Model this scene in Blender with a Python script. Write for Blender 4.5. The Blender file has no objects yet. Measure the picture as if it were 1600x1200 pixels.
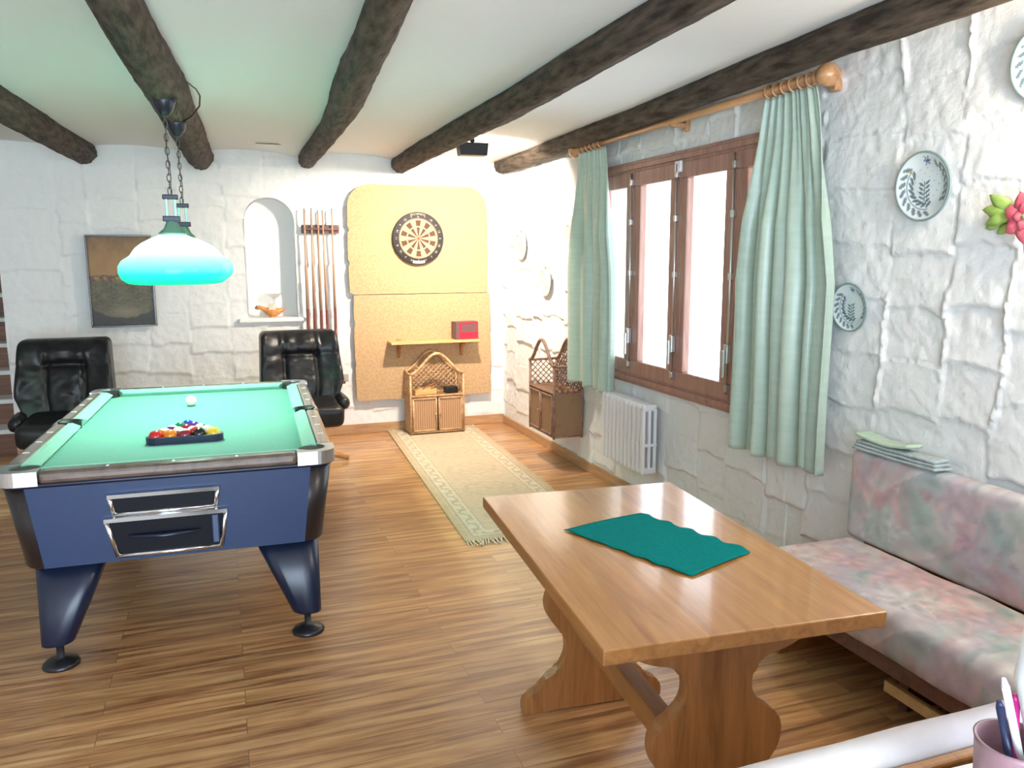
import bpy, bmesh, math, random
import numpy as np
from mathutils import Vector, Matrix, noise
random.seed(7); RNG=np.random.default_rng(11)
S=bpy.context.scene; COL=S.collection
PI=math.pi
H0=1.5395; XR=2.459; YF=7.026; CEIL=2.39
# ------------------------------------------------------------------ materials
def mat(name,base=(.8,.8,.8),rough=.5,metal=0,spec=.5,coat=0,emis=None,estr=0,trans=0,sheen=0):
    m=bpy.data.materials.new(name); m.use_nodes=True
    b=m.node_tree.nodes['Principled BSDF']
    b.inputs['Base Color'].default_value=(*base,1); b.inputs['Roughness'].default_value=rough
    b.inputs['Metallic'].default_value=metal; b.inputs['Specular IOR Level'].default_value=spec
    b.inputs['Coat Weight'].default_value=coat; b.inputs['Coat Roughness'].default_value=.08
    b.inputs['Sheen Weight'].default_value=sheen
    if emis: b.inputs['Emission Color'].default_value=(*emis,1); b.inputs['Emission Strength'].default_value=estr
    if trans: b.inputs['Transmission Weight'].default_value=trans
    return m
def N(m,t,**k):
    n=m.node_tree.nodes.new(t)
    for a,v in k.items():
        if a.startswith('i_'): n.inputs[int(a[2:])].default_value=v
        else: setattr(n,a,v)
    return n
def LK(m,a,b): m.node_tree.links.new(a,b)
def B(m): return m.node_tree.nodes['Principled BSDF']
def ramp(m,fac,stops):
    r=N(m,'ShaderNodeValToRGB'); e=r.color_ramp.elements
    e[0].position=stops[0][0]; e[0].color=(*stops[0][1],1)
    e[1].position=stops[-1][0]; e[1].color=(*stops[-1][1],1)
    for p,c in stops[1:-1]:
        x=e.new(p); x.color=(*c,1)
    LK(m,fac,r.inputs[0]); return r
def coord(m,scale=(1,1,1),rot=(0,0,0),kind='Object'):
    tc=N(m,'ShaderNodeTexCoord'); mp=N(m,'ShaderNodeMapping')
    mp.inputs['Scale'].default_value=scale; mp.inputs['Rotation'].default_value=rot
    LK(m,tc.outputs[kind],mp.inputs[0]); return mp.outputs[0]
def bump(m,h,strength=.3,dist=.01):
    b=N(m,'ShaderNodeBump'); b.inputs['Strength'].default_value=strength; b.inputs['Distance'].default_value=dist
    LK(m,h,b.inputs['Height']); LK(m,b.outputs[0],B(m).inputs['Normal']); return b
def noisetex(m,vec,scale,detail=4,rough=.55,dist=0):
    n=N(m,'ShaderNodeTexNoise'); n.inputs['Scale'].default_value=scale; n.inputs['Detail'].default_value=detail
    n.inputs['Roughness'].default_value=rough; n.inputs['Distortion'].default_value=dist
    if vec is not None: LK(m,vec,n.inputs['Vector'])
    return n
def noisy(name,c1,c2,scale=8,sc=(1,1,1),rough=.5,bstr=0,bdist=.005,detail=5,lo=.35,hi=.65,**k):
    m=mat(name,c1,rough,**k); v=coord(m,sc); n=noisetex(m,v,scale,detail)
    r=ramp(m,n.outputs[0],[(lo,c1),(hi,c2)]); LK(m,r.outputs[0],B(m).inputs['Base Color'])
    if bstr: bump(m,n.outputs[0],bstr,bdist)
    return m
def attrmat(name,rough=.7,bs=0,bscale=300,**k):
    m=mat(name,rough=rough,**k); a=N(m,'ShaderNodeAttribute'); a.attribute_name='pattern'
    LK(m,a.outputs['Color'],B(m).inputs['Base Color'])
    if bs: n=noisetex(m,coord(m),bscale,2); bump(m,n.outputs[0],bs,.002)
    return m
def woodm(name,dark,light,scale=1.0,axis=0,rough=.4,coat=0,bs=.05):
    m=mat(name,light,rough,coat=coat)
    sc=[9*scale]*3; sc[axis]=.9*scale
    v=coord(m,tuple(sc)); n=noisetex(m,v,2.2,6,.6,1.2)
    n2=noisetex(m,coord(m,tuple(60 if i!=axis else 4 for i in range(3))),1.5*scale,3)
    mx=N(m,'ShaderNodeMath',operation='MULTIPLY_ADD'); mx.inputs[1].default_value=.35; LK(m,n2.outputs[0],mx.inputs[0]); LK(m,n.outputs[0],mx.inputs[2])
    r=ramp(m,mx.outputs[0],[(.45,dark),(.62,tuple((a+b)/2 for a,b in zip(dark,light))),(.85,light)])
    LK(m,r.outputs[0],B(m).inputs['Base Color']); bump(m,mx.outputs[0],bs,.004); return m
M={}
M['wall']=mat('white_plaster',(.80,.80,.79),.62,spec=.35)
_n=noisetex(M['wall'],coord(M['wall']),55,6,.65); bump(M['wall'],_n.outputs[0],.42,.008)
M['ceil']=mat('ceiling_plaster',(.78,.79,.79),.8,spec=.2)
_n=noisetex(M['ceil'],coord(M['ceil']),14,4); bump(M['ceil'],_n.outputs[0],.12,.02)
M['plain']=mat('white_paint',(.82,.82,.80),.6)
# floor laminate: planks along x
def floor_mat():
    m=mat('laminate_floor',(.5,.3,.15),.33,coat=.25); B(m).inputs['Coat Roughness'].default_value=.2
    v=coord(m)
    br=N(m,'ShaderNodeTexBrick'); LK(m,v,br.inputs['Vector']); br.inputs['Scale'].default_value=1
    br.inputs['Brick Width'].default_value=1.25; br.inputs['Row Height'].default_value=.095; br.inputs['Mortar Size'].default_value=.0012
    br.inputs['Color1'].default_value=(0,0,0,1); br.inputs['Color2'].default_value=(1,1,1,1); br.inputs['Mortar'].default_value=(.5,.5,.5,1); br.offset=.37
    vm=N(m,'ShaderNodeVectorMath',operation='MULTIPLY'); vm.inputs[1].default_value=(1.1,15,1); LK(m,v,vm.inputs[0])
    va=N(m,'ShaderNodeVectorMath',operation='ADD'); LK(m,vm.outputs[0],va.inputs[0])
    sc=N(m,'ShaderNodeVectorMath',operation='SCALE'); sc.inputs['Scale'].default_value=7; LK(m,br.outputs['Color'],sc.inputs[0]); LK(m,sc.outputs[0],va.inputs[1])
    n=noisetex(m,va.outputs[0],1.9,7,.60,.45)
    r=ramp(m,n.outputs[0],[(.27,(.15,.060,.025)),(.42,(.36,.165,.066)),(.55,(.56,.30,.125)),(.72,(.72,.44,.21))])
    mx=N(m,'ShaderNodeMix',data_type='RGBA',blend_type='MULTIPLY'); mx.inputs['Factor'].default_value=1
    r2=ramp(m,br.outputs['Color'],[(0,(.86,.86,.86)),(1,(1.04,1.02,1))])
    LK(m,r.outputs[0],mx.inputs['A']); LK(m,r2.outputs[0],mx.inputs['B'])
    mg=N(m,'ShaderNodeMix',data_type='RGBA'); LK(m,br.outputs['Fac'],mg.inputs['Factor']); LK(m,mx.outputs['Result'],mg.inputs['A']); mg.inputs['B'].default_value=(.22,.11,.05,1)
    LK(m,mg.outputs['Result'],B(m).inputs['Base Color'])
    bump(m,n.outputs[0],.05,.002); return m
M['floor']=floor_mat()
M['beam']=noisy('dark_timber',(.020,.014,.010),(.11,.082,.06),7,(5,.9,5),rough=.75,bstr=.9,bdist=.02,detail=8,spec=.3)
M['oak']=woodm('oak_wood',(.33,.13,.035),(.52,.25,.075),1,1,.28,coat=.5)
M['oakx']=woodm('oak_edge',(.25,.09,.025),(.42,.19,.055),1,1,.35,coat=.2)
M['oakz']=woodm('oak_upright',(.24,.09,.025),(.46,.20,.065),1,2,.38,coat=.2)
M['skirt']=woodm('skirting_wood',(.36,.19,.09),(.56,.34,.18),1,0,.45)
M['skirty']=woodm('skirting_wood_side',(.36,.19,.09),(.56,.34,.18),1,1,.45)
M['windowwood']=woodm('window_wood',(.25,.115,.088),(.44,.24,.18),1,2,.4)
M['pine']=woodm('pine_wood',(.48,.28,.10),(.70,.46,.20),1,0,.4)
M['darkwood']=woodm('dark_stained_wood',(.06,.02,.015),(.16,.06,.04),1,0,.4)
M['stairwood']=woodm('stair_wood',(.12,.05,.03),(.26,.12,.06),1,0,.4)
M['rod']=woodm('curtain_pole_wood',(.36,.17,.07),(.58,.31,.15),1,1,.35,coat=.3)
M['rattan']=noisy('rattan_cane',(.42,.22,.10),(.66,.42,.23),25,rough=.45,bstr=.2)
def wicker(k=1.0):
    m=mat('woven_wicker',(.5,.3,.15),.6)
    v=coord(m,(1,1,1)); w=N(m,'ShaderNodeTexWave',wave_type='BANDS',bands_direction='Z'); w.inputs['Scale'].default_value=38; w.inputs['Distortion'].default_value=1.5; LK(m,v,w.inputs[0])
    w2=N(m,'ShaderNodeTexWave',wave_type='BANDS',bands_direction='X'); w2.inputs['Scale'].default_value=16; w2.inputs['Distortion'].default_value=1; LK(m,v,w2.inputs[0])
    w3=N(m,'ShaderNodeMath',operation='MULTIPLY'); LK(m,w.outputs['Fac'],w3.inputs[0]); LK(m,w2.outputs['Fac'],w3.inputs[1])
    r=ramp(m,w3.outputs[0],[(0,(.30*k,.15*k,.065*k)),(.5,(.62*k,.37*k,.21*k))]); LK(m,r.outputs[0],B(m).inputs['Base Color']); bump(m,w3.outputs[0],.6,.004); return m
M['wicker']=wicker()
M['leather']=noisy('black_leather',(.006,.006,.008),(.014,.013,.014),18,rough=.36,bstr=.25,bdist=.004,spec=.4)
M['cloth']=noisy('green_baize',(.10,.31,.235),(.12,.35,.27),90,rough=.9,sheen=.2,spec=.1)
M['cushioncloth']=noisy('green_cushion_baize',(.20,.45,.33),(.23,.49,.37),90,rough=.85,sheen=.2,spec=.15)
M['cabinet']=noisy('black_laminate_sky_tint',(.014,.036,.098),(.02,.047,.12),60,(1,1,12),rough=.36,spec=.6)  # blue base stands in for skylight reflected in black laminate
M['cabside']=noisy('dark_brown_laminate',(.010,.007,.008),(.020,.013,.012),30,(6,1,1),rough=.3)
M['railtop']=noisy('bronze_brown_laminate',(.095,.062,.045),(.15,.105,.08),20,(1,1,1),rough=.2,coat=.5)
M['leg']=mat('dark_blue_leg',(.006,.011,.032),.3,spec=.5)
M['chrome']=mat('chrome',(.75,.77,.8),.16,1)
M['satin']=mat('satin_metal',(.62,.63,.62),.3,1)
M['black']=mat('black_plastic',(.012,.012,.014),.35)
M['rubber']=mat('black_rubber',(.01,.01,.01),.6)
M['hollow']=mat('black_hollow_shade',(.004,.005,.01),.45,spec=.25)
M['pearl']=mat('pearl_inlay',(.9,.88,.82),.25)
M['white_enamel']=mat('white_enamel',(.78,.78,.80),.3,coat=.3)
M['teal']=noisy('teal_felt',(.0,.17,.16),(.0,.21,.20),120,rough=.95,spec=.1,bstr=.1)
M['curtain']=noisy('sage_green_satin',(.42,.54,.44),(.47,.58,.49),6,(1,1,8),rough=.3,sheen=.3,spec=.45)
M['floral']=attrmat('floral_upholstery',.85,.15,260,spec=.2)
M['rug']=attrmat('woven_rug',.95,.5,180,spec=.05)
M['fringe']=noisy('rug_fringe_cotton',(.62,.52,.38),(.78,.70,.56),60,rough=.9)
M['paint']=attrmat('painted_canvas',.45,.2,120)
M['ceramic']=attrmat('glazed_ceramic',.4,0,coat=.1)
M['cork']=noisy('cork_board',(.44,.285,.15),(.53,.35,.19),55,rough=.85,bstr=.2,lo=.4,hi=.6)
M['sisal_w']=mat('cream_sisal',(.46,.35,.21),.85); M['sisal_b']=mat('brown_sisal',(.10,.045,.025),.85)
M['ring']=mat('dartboard_ring',(.035,.03,.03),.6); M['wire']=mat('pale_wire',(.36,.27,.20),.5,.3)
M['lettering']=mat('cream_lettering',(.50,.44,.36),.7)
M['brass']=mat('aged_brass',(.55,.40,.2),.35,1)
M['rose']=mat('dark_blue_metal',(.02,.022,.035),.3,.4)
M['greenmetal']=mat('pale_green_metal',(.22,.42,.32),.3,.5)
M['chain']=mat('dark_chain',(.12,.10,.09),.4,.8)
M['redbox']=mat('red_card',(.55,.015,.05),.4); M['boxgrey']=mat('box_dark_side',(.15,.07,.075),.5)
M['terracotta']=noisy('orange_glaze',(.50,.17,.03),(.66,.30,.07),14,rough=.3,coat=.4)
M['glass']=mat('clear_glass',(1,1,1),.02,trans=1)
M['towelg']=noisy('pale_green_cloth',(.42,.55,.42),(.52,.63,.50),60,rough=.95)
M['towelb']=noisy('grey_blue_cloth',(.33,.40,.40),(.48,.53,.53),50,rough=.95,bstr=.3)
M['mug']=mat('mauve_ceramic',(.30,.17,.19),.35)
M['paper']=mat('white_paper',(.9,.92,.92),.6)
M['pen_w']=mat('white_pen',(.86,.84,.80),.35); M['pen_p']=mat('magenta_pen',(.45,.02,.18),.3); M['pen_b']=mat('navy_pen',(.03,.04,.1),.3)
M['petal']=noisy('pink_petal',(.60,.06,.12),(.80,.20,.25),30,rough=.6); M['leaf']=noisy('green_leaf',(.22,.36,.06),(.36,.50,.14),25,rough=.55)
def glassmat():
    m=bpy.data.materials.new('window_glass'); m.use_nodes=True; nt=m.node_tree; nt.nodes.clear()
    o=nt.nodes.new('ShaderNodeOutputMaterial'); t=nt.nodes.new('ShaderNodeBsdfTransparent'); g=nt.nodes.new('ShaderNodeBsdfGlossy'); g.inputs['Roughness'].default_value=.02
    x=nt.nodes.new('ShaderNodeMixShader'); x.inputs[0].default_value=.06
    nt.links.new(t.outputs[0],x.inputs[1]); nt.links.new(g.outputs[0],x.inputs[2]); nt.links.new(x.outputs[0],o.inputs[0]); return m
M['pane']=glassmat(); M['dishglass']=glassmat(); M['dishglass'].name='thin_clear_glass'; [n for n in M['dishglass'].node_tree.nodes if n.type=='MIX_SHADER'][0].inputs[0].default_value=.22
def shademat():
    # green glass: lets the bulb's light through, tinted; green-to-white ramp paints its glow
    m=mat('green_glass_shade',(.03,.35,.26),.15,coat=.5,emis=(0,.5,.3),estr=.55)
    tc=N(m,'ShaderNodeTexCoord'); sx=N(m,'ShaderNodeSeparateXYZ'); LK(m,tc.outputs['Object'],sx.inputs[0])
    mr=N(m,'ShaderNodeMapRange'); mr.inputs[1].default_value=.0; mr.inputs[2].default_value=.15; LK(m,sx.outputs[2],mr.inputs[0])
    r=ramp(m,mr.outputs[0],[(0,(.0,.48,.31)),(.28,(.06,.68,.50)),(.6,(.48,.97,.84)),(1,(.88,1,.97))])
    t=N(m,'ShaderNodeBsdfTranslucent'); LK(m,r.outputs[0],t.inputs[0]); LK(m,r.outputs[0],B(m).inputs['Emission Color'])
    x=N(m,'ShaderNodeMixShader'); x.inputs[0].default_value=.62
    o=[n for n in m.node_tree.nodes if n.type=='OUTPUT_MATERIAL'][0]
    LK(m,B(m).outputs[0],x.inputs[1]); LK(m,t.outputs[0],x.inputs[2]); LK(m,x.outputs[0],o.inputs[0]); return m
M['shade']=shademat()
M['bulb']=mat('lit_bulb',(1,1,1),.4,emis=(1,.95,.85),estr=6)
# ------------------------------------------------------------------ mesh helpers
def link(name,me,m=None,parent=None,loc=(0,0,0),rot=(0,0,0)):
    o=bpy.data.objects.new(name,me); COL.objects.link(o); o.location=loc; o.rotation_euler=rot
    if m is not None:
        for x in (m if isinstance(m,(list,tuple)) else [m]): me.materials.append(x)
    if parent is not None: o.parent=parent
    return o
def tag(o,label,cat,group=None,kind=None):
    if label: o['label']=label
    if cat: o['category']=cat
    if group: o['group']=group
    if kind: o['kind']=kind
    return o
def empty(name,loc,rz=0,label=None,cat=None,group=None):
    o=bpy.data.objects.new(name,None); COL.objects.link(o); o.location=loc; o.rotation_euler=(0,0,rz); o.empty_display_size=.05
    return tag(o,label,cat,group)
class G:
    def __init__(s): s.bm=bmesh.new()
    def box(s,x0,x1,y0,y1,z0,z1,bev=0,rot=None,mi=0,seg=2):
        b=s.bm; vs=[b.verts.new((x,y,z)) for z in (z0,z1) for y in (y0,y1) for x in (x0,x1)]
        fs=[b.faces.new([vs[i] for i in q]) for q in ((0,2,3,1),(4,5,7,6),(0,1,5,4),(2,6,7,3),(0,4,6,2),(1,3,7,5))]
        for f in fs: f.material_index=mi
        if bev:
            es=list({e for f in fs for e in f.edges})
            r=bmesh.ops.bevel(b,geom=es,offset=bev,segments=seg,profile=.5,affect='EDGES')
            vs=list({v for f in r['faces'] for v in f.verts}|{v for v in vs if v.is_valid})
            for f in {f for v in vs for f in v.link_faces}: f.material_index=mi
        if rot is not None:
            c=Vector(((x0+x1)/2,(y0+y1)/2,(z0+z1)/2))
            bmesh.ops.rotate(b,verts=vs,cent=c,matrix=rot)
        return s
    def tube(s,pts,r,n=8,close=False,mi=0,cap=True):
        b=s.bm; P=[Vector(p) for p in pts]; k=len(P); R=r if isinstance(r,(list,tuple)) else [r]*k
        rings=[]; up=None
        for i in range(k):
            if close: t=P[(i+1)%k]-P[i-1]
            else: t=P[min(i+1,k-1)]-P[max(i-1,0)]
            t.normalize()
            if up is None: up=Vector((0,0,1)) if abs(t.z)<.9 else Vector((1,0,0))
            a=t.cross(up); 
            if a.length<1e-5: a=t.cross(Vector((0,1,0)))
            a.normalize(); c=a.cross(t).normalized(); up=c
            rings.append([b.verts.new(P[i]+(a*math.cos(2*PI*j/n)+c*math.sin(2*PI*j/n))*R[i]) for j in range(n)])
        m=k if close else k-1
        for i in range(m):
            A,Bq=rings[i],rings[(i+1)%k]
            for j in range(n):
                f=b.faces.new((A[j],A[(j+1)%n],Bq[(j+1)%n],Bq[j])); f.smooth=True; f.material_index=mi
        if not close and cap:
            b.faces.new(rings[0][::-1]).material_index=mi; b.faces.new(rings[-1]).material_index=mi
        return s
    def lathe(s,prof,n=32,c=(0,0,0),mi=0,smooth=True,axis='z'):
        b=s.bm; rings=[]
        for r,z in prof:
            ring=[]
            for j in range(n):
                a=2*PI*j/n; p=(r*math.cos(a),r*math.sin(a),z)
                if axis=='x': p=(p[2],p[0],p[1])
                if axis=='y': p=(p[0],p[2],p[1])
                ring.append(b.verts.new((p[0]+c[0],p[1]+c[1],p[2]+c[2])))
            rings.append(ring)
        for i in range(len(rings)-1):
            for j in range(n):
                f=b.faces.new((rings[i][j],rings[i][(j+1)%n],rings[i+1][(j+1)%n],rings[i+1][j])); f.smooth=smooth; f.material_index=mi
        if prof[0][0]>1e-4: b.faces.new(rings[0][::-1]).material_index=mi
        if prof[-1][0]>1e-4: b.faces.new(rings[-1]).material_index=mi
        return s
    def prism(s,pts,y0,y1,mi=0,plane='xz',smooth=False,bev=0):
        # extruded outline
        b=s.bm
        def P(u,v,w): return {'xz':(u,w,v),'xy':(u,v,w),'yz':(w,u,v)}[plane]
        A=[b.verts.new(P(u,v,y0)) for u,v in pts]; C=[b.verts.new(P(u,v,y1)) for u,v in pts]
        k=len(pts); f1=b.faces.new(A); f2=b.faces.new(C[::-1])
        fs=[f1,f2]
        for i in range(k):
            f=b.faces.new((A[i],C[i],C[(i+1)%k],A[(i+1)%k])); f.smooth=smooth; fs.append(f)
        for f in fs: f.material_index=mi
        if bev:
            es=list(f1.edges)+list(f2.edges)
            bmesh.ops.bevel(b,geom=es,offset=bev,segments=2,affect='EDGES')
        return s
    def sphere(s,c,r,n=16,mi=0,sc=(1,1,1)):
        k=bmesh.ops.create_uvsphere(s.bm,u_segments=n,v_segments=max(6,n//2),radius=r,matrix=Matrix.Translation(c)@Matrix.Diagonal((*sc,1)))
        for f in {f for v in k['verts'] for f in v.link_faces}: f.smooth=True; f.material_index=mi
        return s
    def out(s,name,m,parent=None,loc=(0,0,0),rot=(0,0,0),smooth=False):
        bmesh.ops.recalc_face_normals(s.bm,faces=s.bm.faces)
        me=bpy.data.meshes.new(name); s.bm.to_mesh(me); s.bm.free()
        if smooth:
            for p in me.polygons: p.use_smooth=True
        return link(name,me,m,parent,loc,rot)
def setpattern(me,fn):
    co=np.empty(len(me.vertices)*3,dtype=np.float32); me.vertices.foreach_get('co',co); co=co.reshape(-1,3)
    c=fn(co); a=me.attributes.new('pattern','FLOAT_COLOR','POINT')
    rgba=np.ones((len(co),4),dtype=np.float32); rgba[:,:3]=c; a.data.foreach_set('color',rgba.ravel())
def cushion(name,w,d,h,m,parent=None,loc=(0,0,0),rot=(0,0,0),res=.02,r=.03,fn=None,pat=None):
    """subdivided rounded box centred on x,y with base at z=0; fn(p,n)->displaced p"""
    nx,ny,nz=[max(3,int(round(q/res))) for q in (w,d,h)]
    b=bmesh.new(); idx={}
    def V(i,j,k):
        if (i,j,k) in idx: return idx[(i,j,k)]
        p=Vector((w*(i/nx-.5),d*(j/ny-.5),h*(k/nz)))
        q=Vector((max(-w/2+r,min(w/2-r,p.x)),max(-d/2+r,min(d/2-r,p.y)),max(r,min(h-r,p.z))))
        dd=p-q
        if dd.length>1e-9: nn=dd.normalized(); p=q+nn*min(r,dd.length) if dd.length>r else p
        else: nn=Vector((0,0,1))
        if fn: p=fn(p,nn)
        v=b.verts.new(p); idx[(i,j,k)]=v; return v
    for i in range(nx):
        for j in range(ny):
            for k in (0,nz):
                q=[V(i,j,k),V(i+1,j,k),V(i+1,j+1,k),V(i,j+1,k)]; b.faces.new(q if k else q[::-1])
    for i in range(nx):
        for k in range(nz):
            for j in (0,ny):
                q=[V(i,j,k),V(i+1,j,k),V(i+1,j,k+1),V(i,j,k+1)]; b.faces.new(q[::-1] if j else q)
    for j in range(ny):
        for k in range(nz):
            for i in (0,nx):
                q=[V(i,j,k),V(i,j+1,k),V(i,j+1,k+1),V(i,j,k+1)]; b.faces.new(q if i else q[::-1])
    me=bpy.data.meshes.new(name); b.to_mesh(me); b.free()
    for p in me.polygons: p.use_smooth=True
    if pat: setpattern(me,pat)
    return link(name,me,m,parent,loc,rot)
# ------------------------------------------------------------------ rough block plaster
def vnoise(u,v,seed):
    r=np.random.default_rng(seed); T=r.random((64,64))
    def sm(t): return t*t*(3-2*t)
    iu=np.floor(u).astype(int); iv=np.floor(v).astype(int); fu=sm(u-iu); fv=sm(v-iv)
    g=lambda a,b:T[a%64,b%64]
    return (g(iu,iv)*(1-fu)+g(iu+1,iv)*fu)*(1-fv)+(g(iu,iv+1)*(1-fu)+g(iu+1,iv+1)*fu)*fv
def fbm(u,v,seed,o=4):
    s=0;a=.5
    for i in range(o): s=s+a*vnoise(u*2**i,v*2**i,seed+i); a*=.5
    return s
def plaster(U,V,seed,cw=.32,rh=.21,lip=.016,ridge=.007):
    """U horizontal, V vertical metres -> relief height"""
    r=np.random.default_rng(seed)
    Uw=U+.05*(fbm(U*2.0,V*2.3,seed+1)-.5)*2+.016*(fbm(U*11,V*11,seed+2)-.5)*2
    nc=80; jit=r.uniform(-.24,.24,nc+1)*cw; edges=(np.arange(nc+1)-30)*cw+jit
    ci=np.clip(np.searchsorted(edges,Uw.ravel(),side='right')-1,0,nc-1).reshape(U.shape)
    e0=edges[ci]; e1=edges[ci+1]; fu=(Uw-e0)/(e1-e0)
    off=r.uniform(0,rh,nc)[ci]; sc=r.uniform(.85,1.2,nc)[ci]
    Vw=V+.028*(fbm(U*5+3,V*3,seed+3)-.5)*2+.01*(fbm(U*16,V*10,seed+5)-.5)*2+(fu-.5)**2*.05
    q=(Vw+off)/(rh*sc); ri=np.floor(q).astype(int); fv=q-ri
    T=r.random((nc,64)); base=T[ci,ri%64]
    # block leans out to its lower edge (fv=0)
    h=lip*(1-fv)**1.8*(.15+1.0*T[(ci+7)%nc,ri%64])+.010*base
    h*=np.clip(fv/.05,0,1)**.5
    h*=np.clip(np.minimum(Uw-e0,e1-Uw)/.012,.35,1)**.6
    du=np.minimum(Uw-e0,e1-Uw); 
    msk=np.clip((fbm(U*2.2+5,V*2.6,seed+17)-.40)*6,0,1)
    h+=ridge*np.exp(-((du-.004)/.0048)**2)*msk*(.3+1.7*fbm(U*9,V*14,seed+9))
    dh=np.minimum(fv,1-fv)*rh
    msk2=np.clip((fbm(U*2.0+15,V*2.0,seed+27)-.52)*7,0,1)
    h+=.009*np.exp(-(dh/.0055)**2)*msk2*(.2+1.8*fbm(U*12,V*9,seed+19))
    h+=.010*fbm(U*24,V*24,seed+12,5)
    h+=.011*fbm(U*5,V*5,seed+15)
    return h
def wallmesh(name,u0,u1,v0,v1,res,hf,place,hole,m):
    nu=int((u1-u0)/res); nv=int((v1-v0)/res)
    u=np.linspace(u0,u1,nu+1); v=np.linspace(v0,v1,nv+1); U,V=np.meshgrid(u,v,indexing='ij')
    U=U.copy();V=V.copy()
    if hole: U,V=hole('snap',U,V)
    h=hf(U,V); P=place(U,V,h).reshape(-1,3)
    ii,jj=np.meshgrid(np.arange(nu),np.arange(nv),indexing='ij')
    cu=(U[:-1,:-1]+U[1:,1:])/2; cv=(V[:-1,:-1]+V[1:,1:])/2
    keep=np.ones(cu.shape,bool)
    if hole: keep=~hole('in',cu,cv)
    a=ii[keep]*(nv+1)+jj[keep]; F=np.stack([a,a+1,a+nv+2,a+nv+1],1)
    me=bpy.data.meshes.new(name)
    me.vertices.add(len(P)); me.vertices.foreach_set('co',P.astype(np.float32).ravel())
    me.loops.add(F.size); me.loops.foreach_set('vertex_index',F.astype(np.int32).ravel())
    me.polygons.add(len(F)); me.polygons.foreach_set('loop_start',np.arange(0,F.size,4,dtype=np.int32))
    me.polygons.foreach_set('use_smooth',np.ones(len(F),bool))
    me.update(calc_edges=True); me.validate()
    bm=bmesh.new(); bm.from_mesh(me)
    lo=[v for v in bm.verts if not v.link_faces]; bmesh.ops.delete(bm,geom=lo,context='VERTS'); bm.to_mesh(me); bm.free()
    o=link(name,me,m); o['kind']='structure'; return o
# window opening on the right wall
WY0,WY1,WZ0,WZ1=2.97,5.04,.742,2.118
def winhole(mode,U,V):
    if mode=='snap':
        for arr,vals in ((U,(WY0+.02,WY1-.02)),(V,(WZ0+.02,WZ1-.02))):
            for x in vals: arr[np.abs(arr-x)<.0061]=x
        return U,V
    return (U>WY0+.02)&(U<WY1-.02)&(V>WZ0+.02)&(V<WZ1-.02)
wallmesh('wall_right',-.6,YF+.03,0,CEIL+.03,.008,lambda U,V:plaster(U,V,5,.315,.225,.016,.015),
    lambda U,V,h:np.stack([XR-h+.008,U,V],-1),winhole,M['wall'])
# thick masonry behind the plaster skin (gives the window its deep reveal)
g=G()
g.box(XR+.02,XR+.36,-1.9,WY0+.02,0,CEIL); g.box(XR-.01,XR+.02,-1.9,-.6,0,CEIL); g.box(XR+.02,XR+.36,WY1-.02,YF+.3,0,CEIL)
g.box(XR+.02,XR+.36,WY0+.02,WY1-.02,0,WZ0+.02); g.box(XR+.02,XR+.36,WY0+.02,WY1-.02,WZ1-.02,CEIL)
o=g.out('wall_right_core',M['plain']); o['kind']='structure'
# niche in the far wall
NX0,NX1,NZ0,NZS,NR=.205,.605,1.045,1.83,.20
def nichehole(mode,U,V):
    cx=(NX0+NX1)/2
    if mode=='snap':
        d=np.hypot(U-cx,V-NZS); k=(V>=NZS)&(np.abs(d-NR)<.0085)
        s=np.where(k,NR/np.maximum(d,1e-6),1); U=np.where(k,cx+(U-cx)*s,U); V=np.where(k,NZS+(V-NZS)*s,V)
        for x in (NX0,NX1): U=np.where((V<NZS)&(V>NZ0-.01)&(np.abs(U-x)<.0061),x,U)
        V=np.where((np.abs(V-NZ0)<.0061)&(U>NX0-.01)&(U<NX1+.01),NZ0,V)
        return U,V
    return (U>NX0)&(U<NX1)&(V>NZ0)&((V<NZS)|(np.hypot(U-cx,V-NZS)<NR))
WX0=-1.556
wallmesh('wall_far',WX0,XR+.02,0,CEIL+.03,.012,lambda U,V:plaster(U,V,23,.30,.205,.014,.004),
    lambda U,V,h:np.stack([U,YF-h+.008,V],-1),nichehole,M['wall'])
g=G()
ND=.16
pts=[(NX0,NZ0)]+[(NX0,NZS)]+[((NX0+NX1)/2-NR*math.cos(a),NZS+NR*math.sin(a)) for a in [PI*i/24 for i in range(1,24)]]+[(NX1,NZS),(NX1,NZ0)]
bm=g.bm; nu=8
rows=[[bm.verts.new((x,YF-.012+(ND+.012)*k/nu,z)) for x,z in pts] for k in range(nu+1)]
for k in range(nu):
    for i in range(len(pts)):
        j=(i+1)%len(pts); f=bm.faces.new((rows[k][i],rows[k][j],rows[k+1][j],rows[k+1][i])); f.smooth=i<len(pts)-1
bm.faces.new(rows[-1])
o=g.out('wall_far_niche',M['wall']); o['kind']='structure'
g=G(); g.box(WX0,NX0-.03,YF+.015,YF+.3,0,CEIL); g.box(NX1+.03,XR+.3,YF+.015,YF+.3,0,CEIL); g.box(NX0-.03,NX1+.03,YF+.2,YF+.3,0,CEIL)
o=g.out('wall_far_core',M['plain']); o['kind']='structure'
# sill of the niche
g=G(); g.box(.125,.665,YF-.06,YF-.002,NZ0-.035,NZ0,.008); o=g.out('trim_1',M['plain']); tag(o,None,None,None,'structure')
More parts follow.
